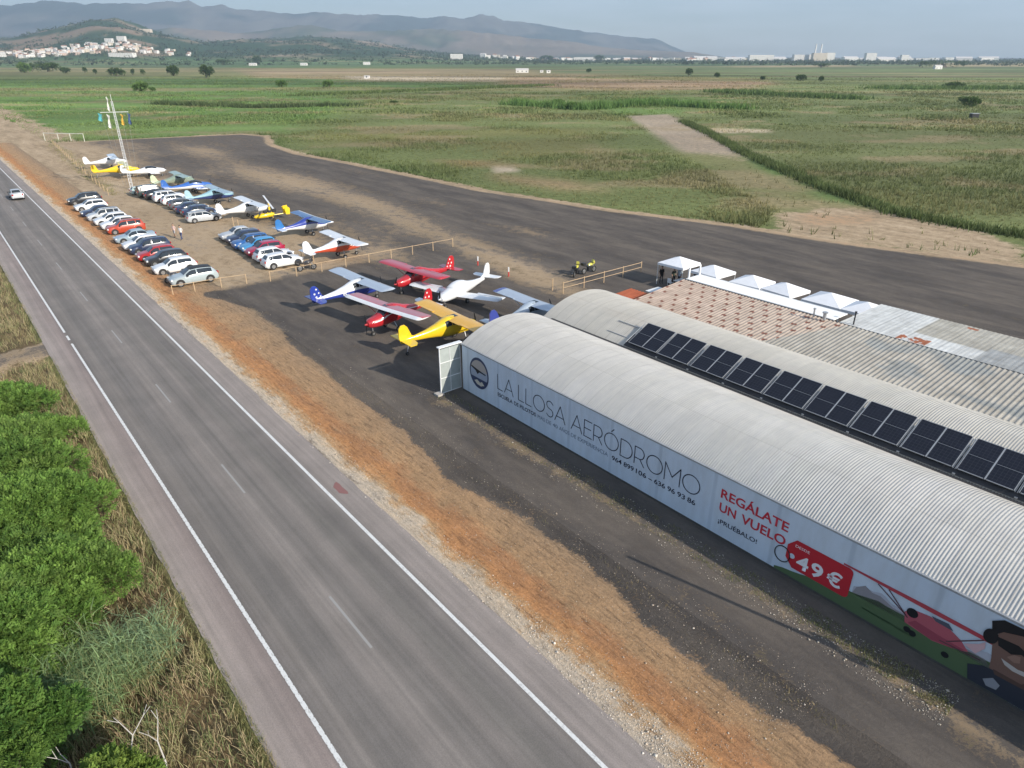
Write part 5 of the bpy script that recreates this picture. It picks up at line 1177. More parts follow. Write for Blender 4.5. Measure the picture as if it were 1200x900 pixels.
def linedist(x, y, L):
    d = np.full(x.shape, 1e9)
    for i in range(len(L) - 1):
        ax, ay = L[i]; bx2, by2 = L[i + 1]; ex, ey = bx2 - ax, by2 - ay; t = np.clip(((x - ax) * ex + (y - ay) * ey) / (ex * ex + ey * ey), 0, 1)
        d = np.minimum(d, np.hypot(x - ax - t * ex, y - ay - t * ey))
    return d
REEDB = GP((600, 122), (680, 128), (760, 122), (870, 128)), GP((840, 108), (1000, 116)), GP((1030, 104), (1300, 104))
POND = GP((572, 193), (602, 194), (612, 202), (578, 203))
PATCH = GP((600, 204), (690, 212), (722, 226), (660, 222), (610, 211))
def scatter(n, d0, d1, a0=-50, a1=50, pw=1.0):
    a = np.radians(RNG.uniform(a0, a1, n)); d = d0 * (d1 / d0) ** RNG.uniform(0, 1, n); return np.sin(a) * d, np.cos(a) * d
def marsh(name, n, d0, d1, hs, ws, nb, kmin=.0):
    x, y = scatter(n, d0, d1); s = -.6357 * x + .7719 * y; r = .7719 * x + .6357 * y
    da = sdist(x, y, APRON); k = (da < -1.1) & (r > 26) & ~inpoly(x, y, RUNWAY)
    k &= (sdist(x, y, TAXI) < -1) | (RNG.random(len(x)) < .04); k &= ~inpoly(x, y, POND) & ((sdist(x, y, PATCH) < 0) | (RNG.random(len(x)) < .25)) & ((sdist(x, y, RUNWAY2) < -1) | (RNG.random(len(x)) < .05))
    x, y, da = x[k], y[k], da[k]
    pt = fbm(x * .045, y * .045, 61, 4); pt2 = fbm(x * .013, y * .03, 62, 4); keep = RNG.random(len(x)) < .35 + .9 * sm(pt, .35, .6)
    x, y, da, pt, pt2 = x[keep], y[keep], da[keep], pt[keep], pt2[keep]
    f = field_colour(x, y); h = hs * (.45 + 1.0 * sm(pt, .38, .62)) * RNG.uniform(.6, 1.3, len(x))
    edge = np.exp(-(da + 2.5) ** 2 / 5); f = f * (1 - .55 * edge[:, None]) + np.array((.065, .115, .035)) * .55 * edge[:, None]; h *= 1 + .3 * edge
    left = inpoly(x, y, MARSH_L); h = np.where(left, h * .7, h)
    dry = sm(pt2, .55, .68)[:, None]; f = f * (1 - dry * .5) + np.array((.23, .20, .10)) * dry * .5
    dk = sm(pt, .56, .66)[:, None]; f = f * (1 - .35 * dk) + np.array((.06, .085, .03)) * .35 * dk
    X = np.repeat(x, nb) + RNG.normal(0, ws * 1.4, len(x) * nb); Y = np.repeat(y, nb) + RNG.normal(0, ws * 1.4, len(x) * nb); m = len(X)
    Hh = np.repeat(h, nb) * RNG.uniform(.6, 1.2, m); Fc = np.repeat(f, nb, 0) * RNG.uniform(.75, 1.25, (m, 1))
    lean = RNG.normal(0, .35, (m, 2)) * Hh[:, None]
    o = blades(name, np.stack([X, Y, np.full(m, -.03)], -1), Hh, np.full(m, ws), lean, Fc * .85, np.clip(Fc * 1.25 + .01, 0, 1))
    return tag(o, kind='stuff')
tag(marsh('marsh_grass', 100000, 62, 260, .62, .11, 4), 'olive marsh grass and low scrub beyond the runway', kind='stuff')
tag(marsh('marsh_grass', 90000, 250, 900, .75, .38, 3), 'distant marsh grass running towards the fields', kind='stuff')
def band(name, L, n, wd, h, ws, col, label, tip=1.3):
    P = []; ln = [math.dist(L[i], L[i + 1]) for i in range(len(L) - 1)]; tot = sum(ln)
    for i in range(len(L) - 1):
        m = int(n * ln[i] / tot); t = RNG.uniform(0, 1, m); a, c2 = np.array(L[i]), np.array(L[i + 1]); P.append(a + (c2 - a) * t[:, None])
    P = np.concatenate(P); P = P + RNG.normal(0, wd, P.shape); m = len(P); hh = h * (.5 + fbm(P[:, 0] * .25, P[:, 1] * .25, 9, 3)) * RNG.uniform(.6, 1.2, m)
    f = np.array(col) * (.6 + .8 * fbm(P[:, 0] * .2, P[:, 1] * .2, 19, 3))[:, None] * RNG.uniform(.7, 1.3, (m, 1))
    return tag(blades(name, np.concatenate([P, np.full((m, 1), -.03)], 1), hh, np.full(m, ws), RNG.normal(0, .3, (m, 2)) * hh[:, None], f, f * tip), label, kind='stuff')
band('hedge_growth', HEDGE, 14000, .9, 1.1, .16, (.085, .11, .042), 'dark overgrown ditch line beside the grass strip')
band('reed_bed', REEDB[0], 7000, 3.2, 3.2, .4, (.10, .17, .05), 'tall bright green reeds at the end of the airstrip')
band('reed_bed', REEDB[1], 5000, 5, 2.6, .6, (.09, .135, .045), 'reed bed in the middle distance')
band('reed_bed', REEDB[2], 5000, 7, 2.8, .7, (.10, .15, .05), 'reed bed on the right plain')
band('reed_bed', GP((185, 122), (300, 126), (420, 124)), 4000, 2.5, 2.2, .4, (.07, .095, .04), 'dark reeds round the shallow pool left')
band('reed_bed', GP((350, 112), (640, 100)), 4000, 6, 1.8, .6, (.09, .12, .04), 'scrub belt across the green fields')
# roadside dry grass (left of the road) and verge weeds
def strip_blades(name, label, n, s0, s1, r0, r1, h, w, cols, segs=2, dens=None, leanb=(0, 0), gap=True, z=None, clump=.5):
    s = s0 * (s1 / s0) ** RNG.uniform(0, 1, n) if s0 > 0 else RNG.uniform(s0, s1, n); r = RNG.uniform(r0, r1, n)
    if gap: k = np.abs(s - 59.3) > 2.4 + RNG.normal(0, .4, n); s, r = s[k], r[k]
    c = fbm(s * 1.2, r * 1.6, 71, 3); k = RNG.random(len(s)) < (1 - clump) + clump * sm(c, .4, .6) * 1.4
    if dens is not None: k &= RNG.random(len(s)) < dens(s, r)
    s, r, c = s[k], r[k], c[k]; m = len(s)
    ci = np.clip((fbm(s * .5, r * .9, 73, 3) + RNG.normal(0, .13, m)) * len(cols) * 1.1 - .05 * len(cols), 0, len(cols) - 1).astype(int); f = np.array(cols)[ci]
    x = -.6357 * s + .7719 * r; y = .7719 * s + .6357 * r
    zz = -.7 * np.exp(-((r + 1.2) / 2.0) ** 2) - .03 if z is None else np.full(m, z); hh = h * RNG.uniform(.45, 1.25, m) * (.6 + .8 * c)
    lean = RNG.normal(0, .35, (m, 2)) * hh[:, None] + np.array(leanb) * hh[:, None]
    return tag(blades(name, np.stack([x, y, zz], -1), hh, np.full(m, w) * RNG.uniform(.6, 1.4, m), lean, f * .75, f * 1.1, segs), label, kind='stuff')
DRY = [(.38, .31, .17), (.46, .39, .23), (.27, .28, .13), (.48, .38, .23), (.19, .24, .10), (.30, .22, .14)]
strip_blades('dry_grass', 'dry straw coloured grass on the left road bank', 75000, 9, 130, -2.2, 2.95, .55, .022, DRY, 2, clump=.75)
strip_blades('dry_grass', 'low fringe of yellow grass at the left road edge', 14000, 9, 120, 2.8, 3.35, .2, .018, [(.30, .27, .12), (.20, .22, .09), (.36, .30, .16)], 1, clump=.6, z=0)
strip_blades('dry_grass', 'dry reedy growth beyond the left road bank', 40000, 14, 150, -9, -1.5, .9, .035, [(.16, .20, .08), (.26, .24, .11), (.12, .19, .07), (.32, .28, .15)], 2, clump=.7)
strip_blades('verge_weeds', 'sparse dry weeds on the orange earth verge', 8000, 5, 120, 13.4, 18.4, .16, .016, [(.36, .28, .15), (.28, .22, .11), (.20, .19, .08)], 1, clump=.9, gap=False, z=.02, dens=lambda s, r: .25 + .75 * sm(r, 15.2, 16.6))
strip_blades('verge_weeds', 'dry weeds along the hangar foot', 7000, 3, 34, 21.4, 22.6, .14, .02, [(.34, .30, .16), (.25, .24, .10), (.14, .17, .06)], 1, clump=.9, gap=False, z=0)
strip_blades('verge_weeds', 'grassy strip along the wire fence by the far aircraft', 9000, 126, 216, 21.5, 27, .35, .06, [(.32, .27, .15), (.24, .24, .10)], 1, clump=.7, gap=False, z=0, dens=lambda s, r: np.exp(-((r - (21.5 + (s - 126) * .055)) / 1.4) ** 2))
# loose stones on the verge
def stones(name, label, n, s0, s1, r0, r1, size, cols, dens=None):
    s = s0 * (s1 / s0) ** RNG.uniform(0, 1, n); r = RNG.uniform(r0, r1, n)
    if dens is not None: k = RNG.random(n) < dens(s, r); s, r = s[k], r[k]
    m = len(s); x = -.6357 * s + .7719 * r; y = .7719 * s + .6357 * r; sz = size * np.exp(RNG.normal(0, .45, m))
    O = np.array([(1, 0, 0), (-1, 0, 0), (0, 1, 0), (0, -1, 0), (0, 0, .6), (0, 0, -.6)], float); D = O[None] * sz[:, None, None] * RNG.uniform(.6, 1.3, (m, 6, 1)); a = RNG.uniform(0, 6.28, m)
    X = D[..., 0] * np.cos(a)[:, None] - D[..., 1] * np.sin(a)[:, None] + x[:, None]; Y = D[..., 0] * np.sin(a)[:, None] + D[..., 1] * np.cos(a)[:, None] + y[:, None]; Z = D[..., 2] + verge_z(s, r)[:, None] + sz[:, None] * .3
    T = np.array([(0, 2, 4), (2, 1, 4), (1, 3, 4), (3, 0, 4), (2, 0, 5), (1, 2, 5), (3, 1, 5), (0, 3, 5)]); Fc = (np.arange(m)[:, None, None] * 6 + T[None]).reshape(-1, 3)
    C_ = np.repeat(np.array(cols)[RNG.integers(0, len(cols), m)] * RNG.uniform(.75, 1.2, (m, 1)), 6, 0)
    return tag(fast_mesh(name, np.stack([X, Y, Z], -1).reshape(-1, 3), Fc, M['stone'], attrs={'F': C_}), label, kind='stuff')
M['stone'] = leaf_material('stone', .9, 0)
stones('gravel', 'pale loose gravel along the right road edge', 26000, 7, 130, 12.45, 14.0, .013, [(.62, .55, .46), (.66, .60, .52), (.48, .40, .31)], lambda s, r: np.exp(-((r - 13.05) / .55) ** 2))
stones('gravel', 'scattered stones over the dirt verge', 7000, 6, 90, 13.5, 19.5, .012, [(.46, .38, .30), (.36, .27, .19), (.55, .48, .40)])
stones('gravel', 'pale crumbs of rubble in front of the banner wall', 2600, 3, 36, 20.8, 22.6, .016, [(.5, .45, .38), (.42, .37, .3)])

# leafy trees and shrubs ----------------------------------------------------
def frond_crown(lobes, nfr, leaf, lw, cols, parent, name='crown', per=7, seed=1, up=.35):
    rg = np.random.default_rng(seed); L_ = np.array([(*l[0], *l[1]) for l in lobes], float); vol = (L_[:, 3] * L_[:, 4]) ** .9; li = rg.choice(len(L_), nfr, p=vol / vol.sum())
    d = rg.normal(0, 1, (nfr, 3)); d[:, 2] = np.abs(d[:, 2]) * rg.choice([1, 1, 1, -.6], nfr); d /= np.linalg.norm(d, axis=1)[:, None]
    rr = rg.uniform(.62, 1.06, nfr) ** .7; bumpy = 1 + .16 * np.sin(d[:, 0] * 9 + li) * np.sin(d[:, 1] * 8 + li * 2.1)
    C0 = L_[li, :3] + d * L_[li, 3:] * (rr * bumpy)[:, None]
    ax = d + np.array((0, 0, up)) + rg.normal(0, .45, (nfr, 3)); ax /= np.linalg.norm(ax, axis=1)[:, None]
    sd = np.cross(ax, rg.normal(0, 1, (nfr, 3))); sd /= np.linalg.norm(sd, axis=1)[:, None]; nm = np.cross(ax, sd)
    lobec = np.array(cols)[rg.integers(0, len(cols), len(L_))]; fc = lobec[li] * .5 + np.array(cols)[rg.integers(0, len(cols), nfr)] * .5; fc = fc * rg.uniform(.7, 1.3, (nfr, 1))
    V = []; C_ = []
    for k in range(per):
        side = 1 if k % 2 else -1; f = (k // 2) / max(1, per / 2); o = C0 + ax * (leaf * 1.5 * f)[..., None] if np.ndim(f) else C0 + ax * leaf * 1.5 * f
        dr = sd * side * .8 + ax * .7 + nm * rg.normal(0, .3, (nfr, 1)); dr /= np.linalg.norm(dr, axis=1)[:, None]; wv = np.cross(dr, nm); wv /= np.linalg.norm(wv, axis=1)[:, None] + 1e-9
        ll = leaf * rg.uniform(.7, 1.2, (nfr, 1)); V.append(np.stack([o, o + dr * ll * .5 + wv * lw, o + dr * ll, o + dr * ll * .5 - wv * lw], 1)); C_.append(np.repeat((fc * rg.uniform(.85, 1.15, (nfr, 1)))[:, None], 4, 1))
    V = np.concatenate(V).reshape(-1, 3); C_ = np.concatenate(C_).reshape(-1, 3); Fc = np.arange(len(V)).reshape(-1, 4)
    return fast_mesh(name, V, Fc, M['leaf'], parent, attrs={'F': np.clip(C_, .005, 1)})
GREENS = [(.11, .205, .04), (.145, .25, .05), (.08, .15, .035), (.18, .29, .06), (.13, .195, .05)]
def leafy_tree(name, label, cx, cy, rad, h, nfr, leaf, lw, cols=GREENS, group=None, seed=1, nl=14, per=7, z0=-.3):
    t = empty(name, (cx, cy, z0)); tag(t, label, 'tree', group); rg = random.Random(seed); lobes = [((0, 0, h * .5), (rad * .75, rad * .75, h * .42))]
    for i in range(nl):
        a = i * 2.4 + rg.random(); q = rad * math.sqrt((i + .5) / nl) * .85; lr = rad * rg.uniform(.2, .46); lobes.append(((q * math.cos(a), q * math.sin(a), h * (.86 - .45 * (q / rad) ** 2) - lr * .45 + rg.uniform(-.1, .1) * h), (lr, lr, lr * .75)))
    b = MB(); b.tube((0, 0, 0), (rg.uniform(-.1, .1) * h, .05 * h, h * .45), rad * .07, rad * .045, 8)
    for l in lobes[1:]: b.tube((0, .03 * h, h * .35), (l[0][0] * .8, l[0][1] * .8, l[0][2]), rad * .03, rad * .01, 5)
    b.build('trunk', M['bark'], t); frond_crown(lobes, nfr, leaf, lw, cols, t, 'crown', per, seed); return t
def nl_tree(px, py, z, *a, **k): x, y = at(px, py, z); return leafy_tree(a[0], a[1], x, y, *a[2:], **k)
nl_tree(-8, 525, 2, 'leafy_tree', 'bright green feathery tree beside the side track junction, upper left', 3.3, 3.2, 8000, .17, .028, seed=3)
nl_tree(22, 590, 2, 'leafy_tree', 'bright green feathery tree in the middle of the left thicket', 3.1, 3.4, 8500, .16, .027, seed=4)
nl_tree(-60, 610, 2, 'leafy_tree', 'bright green feathery tree cut by the left frame edge', 3.6, 3.8, 7000, .16, .027, seed=5)
nl_tree(50, 668, 2, 'leafy_tree', 'bright green feathery tree bulging closest to the road bank', 2.6, 3.0, 8500, .15, .025, seed=6)
nl_tree(-20, 715, 2.2, 'leafy_tree', 'bright green feathery tree above the grey-green reeds', 3.0, 3.6, 9000, .15, .025, seed=7)
nl_tree(-20, 845, 3, 'leafy_tree', 'darker green leafy tree in the bottom left corner', 2.0, 4.4, 6500, .13, .024, cols=[(.06, .13, .03), (.09, .18, .035), (.12, .2, .04)], seed=8)
nl_tree(125, 905, 2.5, 'leafy_shrub', 'yellow-green leafy shrub at the bottom edge among dead branches', 1.3, 3.2, 3500, .12, .024, cols=[(.15, .21, .04), (.11, .18, .035)], seed=9)
nl_tree(2, 560, 1.2, 'leafy_shrub', 'low green shrub filling the gap between upper thicket trees', 2.4, 2.0, 4500, .15, .028, seed=21)
nl_tree(60, 630, 1.2, 'leafy_shrub', 'low green shrub between the middle thicket trees near the bank', 2.0, 1.9, 4000, .14, .026, seed=22)
nl_tree(8, 650, 1.6, 'leafy_shrub', 'dense green shrub in the heart of the left thicket', 2.6, 2.5, 5000, .15, .027, seed=23)
nl_tree(-5, 775, 1.6, 'leafy_shrub', 'green shrub between thicket and bottom left tree', 1.8, 2.4, 3500, .14, .026, seed=24)
nl_tree(30, 500, 1.0, 'leafy_shrub', 'low green shrub nearest the side track at the thicket end', 2.3, 1.6, 4500, .15, .028, seed=31)
x, y = at(-15, 462, 1.5); leafy_tree('leafy_shrub', 'low green shrub at the far end of the left thicket', x, y, 3.0, 1.8, 5500, .15, .03, seed=12)
# giant reeds: stems with long arching leaves
def reeds(label, px, py, rad, n, h, col, seed):
    rg = np.random.default_rng(seed); x0, y0 = at(px, py, 1.0); t = empty('giant_reed', (x0, y0, -.5)); tag(t, label, 'reed clump', 'giant reed clumps on the left bank')
    a = rg.uniform(0, 6.28, n); q = rad * np.sqrt(rg.uniform(0, 1, n)); bx0, by0 = q * np.cos(a), q * np.sin(a); ln = rg.normal(0, .18, (n, 2)) + np.array((-.16, .10)); hh = h * rg.uniform(.6, 1.1, n)
    P = []; Hh = []; Ln = []
    for k in range(9):
        f = .15 + .085 * k; P.append(np.stack([bx0 + ln[:, 0] * hh * f, by0 + ln[:, 1] * hh * f, hh * f], -1)); aa = rg.uniform(0, 6.28, n); l_ = rg.uniform(.35, .75, n) * h * .4; Ln.append(np.stack([np.cos(aa) * l_, np.sin(aa) * l_], -1) + ln * .3); Hh.append(rg.uniform(.15, .5, n) * h * .35)
    P = np.concatenate(P); Hh = np.concatenate(Hh); Ln = np.concatenate(Ln); m = len(P); f = np.array(col) * rg.uniform(.7, 1.3, (m, 1))
    blades('leaves', P, Hh, np.full(m, .035), Ln, f, f * 1.2, 3, .6, M['leaf'], t)
    P = np.stack([bx0, by0, np.zeros(n)], -1); f = np.tile(np.array((.22, .24, .11)), (n, 1)); blades('stems', P, hh, np.full(n, .025), ln * hh[:, None], f, f, 3, 0, M['leaf'], t)
reeds('grey-green giant reed clump below the feathery trees', 85, 790, 1.9, 330, 2.4, (.19, .27, .12), 1)
reeds('grey-green giant reeds beside the dead branches', 165, 745, 1.2, 190, 2.0, (.20, .28, .15), 2)
reeds('tall reeds leaning over the bottom left', 40, 830, 1.4, 200, 2.4, (.10, .17, .07), 3)
def dead_branch(label, px, py, h, seed):
    rg = random.Random(seed); x, y = at(px, py, 0); t = MB()
    def grow(p, d, l, r, dep):
        q = p + d * l; t.tube(p, q, r, r * .7, 6)
        if dep: 
            for k in range(1 if dep == 3 else 2): grow(q, (d + Vector((rg.uniform(-.6, .6), rg.uniform(-.6, .6), rg.uniform(-.1, .5)))).normalized(), l * rg.uniform(.6, .85), r * .62, dep - 1)
    grow(Vector((0, 0, 0)), Vector((.15, .1, 1)).normalized(), h * .5, .045, 3); o = t.build('dead_branch', weathered('bleached_wood', (.48, .46, .43), .8, 0, .15, 5)); o.location = (x, y, -.4); tag(o, label, 'branch', 'bleached dead branches')
dead_branch('bleached bare branch standing furthest right at the bottom', 192, 915, 2.2, 3); dead_branch('bleached bare branch left of the tallest one', 150, 905, 1.9, 5); dead_branch('short bleached branch in the bottom left corner', 20, 905, 2.0, 8); dead_branch('small bleached twig between the leafy shrub and corner', 85, 925, 1.7, 9)

# middle distance trees ---------------------------------------------------------
def far_tree(px, py, wpx, hpx, label, name='field_tree', cols=None, group='lone trees and bushes on the plain', n=420, low=False):
    x, y = at(px, py); d = math.hypot(x, y); k = d / FPX * 1.02; w = wpx * k / 2; h = hpx * k
    cols = cols or [(.06, .10, .03), (.08, .13, .035), (.05, .08, .03)]; t = empty(name, (x, y, -.05)); tag(t, label, 'bush' if low else 'tree', group); rg = random.Random(px * 7 + py)
    lobes = [((0, 0, h * .5), (w * .75, min(w, h) * .6, h * .36))] + [((rg.uniform(-.7, .7) * w, rg.uniform(-.3, .3) * min(w, h), h * rg.uniform(.3, .6)), (min(w * .4, h * .7), min(w * .4, h * .7), h * .28)) for _ in range(8)]
    b = MB(); b.tube((0, 0, 0), (0, 0, h * .5), w * .12, w * .07, 6); b.build('trunk', M['bark'], t)
    frond_crown(lobes, n, min(w, h * .7) * .2, min(w, h * .7) * .06, cols, t, 'crown', 4, px)
FT = [(204, 89, 12, 10, 'round green tree on the far field edge, left of a matching one'), (242, 91, 13, 12, 'round green tree with leaning top, right of a matching one'), (166, 107, 16, 9, 'bright green bush standing alone in the left meadow'), (179, 107, 6, 4, 'tiny dark bush beside the bright green meadow bush'),
      (57, 84, 22, 8, 'wide green bush row at the far left field edge'), (29, 85, 12, 8, 'pale green bush near the left frame edge'), (38, 84, 4, 8, 'thin dark tree between bushes at far left'), (137, 89, 13, 7, 'grey-brown bush on the tan field edge'), (77, 86, 8, 5, 'small dark bush right of the wide bush row'), (100, 86, 4, 6, 'thin shrub left of the grey-brown bush'),
      (112, 87, 4, 5, 'second thin shrub left of the grey-brown bush'), (156, 88, 4, 6, 'thin shrub right of the grey-brown bush'), (168, 88, 4, 6, 'second thin shrub right of the grey-brown bush'), (330, 102, 11, 7, 'pale green bush in the centre left meadow'), (386, 102, 12, 7, 'pale green bush right of a similar one'), (461, 121, 9, 3, 'low dark bush in the centre meadow'),
      (807, 89, 7, 8, 'dark round tree right of the brown field'), (840, 91, 6, 5, 'small dark tree by the field boundary ditch'), (893, 94, 5, 4, 'small bush in the right centre plain'), (938, 95, 10, 6, 'round green bush in the right centre plain'), (962, 96, 5, 6, 'narrow dark bush beside the round green one'), (690, 85, 5, 4, 'small dark tree in the centre far field'),
      (1120, 104, 20, 6, 'wide green bush among reeds on right'), (1135, 125, 20, 9, 'dark twiggy bush on the bare patch at right'), (1105, 79, 60, 6, 'long dark evergreen hedge on the right plain'), (962, 79, 18, 4, 'dark hedge clump under the factory'), (672, 128, 20, 8, 'pale willow like bush at the airstrip end'), (655, 124, 14, 7, 'pale bush left of the airstrip reeds'),
      (155, 72, 22, 9, 'dark tree clump in front of the village'), (119, 73, 12, 8, 'dark tree clump left of village church'), (640, 72, 12, 6, 'dark tree in front of central town'), (702, 72, 12, 6, 'dark trees before the white town houses'), (302, 75, 8, 8, 'dark cypress clump on the plain left of centre'), (262, 76, 14, 5, 'dark bushes by a small white hut')]
for px, py, w_, h_, lb in FT: far_tree(px, py, w_, h_, lb, cols=[(.10, .17, .045), (.12, .19, .05)] if ('bright' in lb or 'pale' in lb) else None, low='bush' in lb or 'hedge' in lb)
x, y = at(1141, 138); t = empty('field_hut', (x, y, 0)); tag(t, 'small dark box hut with pale lid in the right marsh', 'hut'); b = MB(); b.box((0, 0, .7), (2.4, 1.8, 1.4)); b.build('wall', M['black'], t); b = MB(); b.box((0, 0, 1.45), (2.7, 2.1, .12)); b.build('roof', M['steel'], t)

# far woods as one mass on the plain
def woods():
    V = []; C_ = []; n = 15000; a = np.radians(RNG.uniform(-46, 46, n)); d = 1900 * (2.6) ** (RNG.uniform(0, 1, n) ** .6); x, y = np.sin(a) * d, np.cos(a) * d
    k = fbm(x * .004, y * .012, 91, 3) > .46; x, y, d = x[k], y[k], d[k]; n = len(x); h = RNG.uniform(3, 9, n) * (d / 2200) ** .3; w = h * RNG.uniform(1.2, 3.0, n); z = terrain_h(x, y)
    m = 9; P = RNG.normal(0, .33, (n, m, 3)); P[..., 2] = np.abs(P[..., 2]); P = P * np.stack([w, w, h * 1.1], -1)[:, None] + np.stack([x, y, z], -1)[:, None]
    sz = (h * .55)[:, None, None, None]; T = RNG.normal(0, .6, (n, m, 3, 3)) * sz; Q = P[:, :, None] + T; Q[..., 2] = np.maximum(Q[..., 2], z[:, None, None] - .5)
    V = Q.reshape(-1, 3); Fc = np.arange(len(V)).reshape(-1, 3); c = np.array((.045, .065, .03)) * RNG.uniform(.6, 1.5, (n, 1)); return fast_mesh('distant_woods', V, Fc, M['leaf'], attrs={'F': np.repeat(c, m * 3, 0)})
tag(woods(), 'belt of dark trees across the far plain', kind='stuff')

# ------------------------------------------------------------------ mountains
def range_mesh(name, prof, dist, depth, seed, col_lo, col_hi, rough=1.0, a0=-75, a1=60):
    na, nd = 700, 90; pa = [math.degrees(math.atan2((p[0] - 600) / FPX, CP + (450 - p[1]) / FPX * SP)) for p in prof]
    hz = []
    for p in prof: u = (p[0] - 600) / FPX; v = (450 - p[1]) / FPX; hz.append(max(0.0, CAMH + dist * (-SP + v * CP) / math.hypot(u, CP + v * SP)))
    A_ = np.linspace(a0, a1, na); ph = np.interp(A_, pa, hz); D_ = np.linspace(-1, 1, nd); AA, DD = np.meshgrid(np.radians(A_), D_); dd = dist + DD * depth; x = np.sin(AA) * dd; y = np.cos(AA) * dd
    ridge = 1 - np.abs(fbm(x / (depth * .55) + seed, y / (depth * .55), seed, 6) * 2 - 1); env = np.exp(-(np.abs(DD + .12 * (fbm(x / depth, y / depth, seed + 3) - .5)) / .55) ** 1.6)
    spur = fbm(x / (depth * .22), y / (depth * .9), seed + 9, 5); z = ph[None] * env * (.80 + .20 * ridge + (spur - .5) * .9 * (1 - env)) * rough; z = z * (1 - .22 * np.abs(fbm(x / (depth * .07), y / (depth * .3), seed + 31, 4) * 2 - 1) * (1 - env * .6))
    z *= 1 - .12 * (np.abs(spur * 2 - 1)); z = z * 1.06 - 6 * (env < .05)
    f = fbm(x / 600, y / 600, seed + 21, 5)[..., None]; g = fbm(x / 200, y / 200, seed + 22, 4)[..., None]
    c = np.array(col_lo) * (1 - sm(f, .4, .62)) + np.array(col_hi) * sm(f, .4, .62); c = c * (.7 + .6 * g)
    idx = np.arange(x.size).reshape(x.shape); F_ = np.stack([idx[:-1, :-1], idx[:-1, 1:], idx[1:, 1:], idx[1:, :-1]], -1).reshape(-1, 4)
    return tag(fast_mesh(name, np.stack([x, y, z], -1).reshape(-1, 3), F_, M['stone'], attrs={'F': c.reshape(-1, 3)}, smooth=True), kind='structure')
range_mesh('mountains', [(-500, 20), (-200, 8), (-60, 12), (0, 6), (30, 1), (90, -4), (150, -3), (183, 0), (206, 3), (222, 2), (236, 9), (260, 8), (280, 12), (305, 13), (330, 16), (370, 14), (400, 15), (430, 12), (455, 13), (480, 16), (500, 19), (520, 17), (545, 20), (562, 17), (578, 17), (590, 23), (620, 27), (650, 31), (672, 36), (695, 38), (730, 42), (760, 42), (775, 45), (785, 52), (800, 59), (812, 64), (830, 67), (1300, 70)], 9500, 2600, 5, (.035, .055, .05), (.12, .115, .10))
range_mesh('hills', [(-500, 40), (-100, 36), (0, 44), (60, 36), (120, 40), (200, 30), (280, 36), (360, 30), (430, 36), (520, 34), (600, 42), (660, 48), (720, 56), (780, 60), (812, 61), (850, 67), (1300, 70)], 6600, 1300, 15, (.06, .08, .045), (.19, .15, .11))

# ------------------------------------------------------------------ town
def house_mesh(name, L, Wd, H, kind, wall, roof, z, label, cat, group, rot):
    b = MB(); b.box((0, 0, H / 2 - 1), (L, Wd, H + 2)); 
    if kind == 'gable': b.add([(-L / 2 - .3, -Wd / 2 - .3, H), (L / 2 + .3, -Wd / 2 - .3, H), (L / 2 + .3, Wd / 2 + .3, H), (-L / 2 - .3, Wd / 2 + .3, H), (-L / 2 - .3, 0, H + Wd * .22), (L / 2 + .3, 0, H + Wd * .22)], [(0, 1, 5, 4), (2, 3, 4, 5), (0, 4, 3), (1, 2, 5), (0, 3, 2, 1)], 1)
    else: b.box((0, 0, H + .25), (L + .6, Wd + .6, .5), 0, 1)
    nw = max(1, int(L / 5)); 
    for fl in range(max(1, int(H / 3.2))):
        for i in range(nw): b.box((-L / 2 + (i + .5) * L / nw, -Wd / 2 - .02, 1.7 + fl * 3.1), (1.3, .1, 1.3), 0, 2)
    o = b.build(name, [wall, roof, M['glass']]); o.location = z; o.rotation_euler = (0, 0, rot); tag(o, label, cat, group); return o
wl = [weathered('limewash_white', (.72, .70, .66), .8, 0, .06, .1), weathered('limewash_cream', (.62, .54, .43), .8, 0, .08, .1), weathered('limewash_pink', (.60, .46, .38), .8, 0, .08, .1)]
rfm = [weathered('roof_terracotta', (.34, .17, .11), .8, 0, .1, .2), weathered('roof_pale', (.60, .57, .54), .7, 0, .05, .2)]
rg = random.Random(5)
def put(px, d, z=None): a = math.atan2((px - 600) / FPX, CP + (450 - HZ) / FPX * SP); x, y = d * math.sin(a), d * math.cos(a); return (x, y, float(terrain_h(np.array([x]), np.array([y]))[0]) if z is None else z)
WN = ['white', 'cream', 'pinkish']
def small(name, px, dd, L_, W2, H_, where, cat, z=None):
    k = rg.choice([0, 0, 0, 1, 2]); g = rg.random() < .55; rf = rg.choice([0, 1]) if g else 1
    house_mesh(name, L_, W2, H_, 'gable' if g else 'flat', wl[k], rfm[rf], put(px, dd, z), f'small {WN[k]} {"gabled" if g else "flat roofed"} {cat}{(" with terracotta roof" if rf == 0 else " with pale roof") if g else ""} {where}', cat, f'{WN[k]} {"gabled" if g else "flat"} {"terracotta" if rf == 0 else "pale"} {cat}s {where}', rg.uniform(-.5, .5))
for i in range(150):
    px = rg.choice([rg.gauss(45, 28), rg.gauss(95, 22), rg.gauss(160, 30), rg.uniform(5, 225)]); px = max(4, min(228, px)); dd = rg.uniform(2560, 2900)
    small('village_house', px, dd, rg.uniform(8, 15), rg.uniform(8, 11), rg.uniform(4.5, 8.5), 'in the hillside village at far left', 'house')
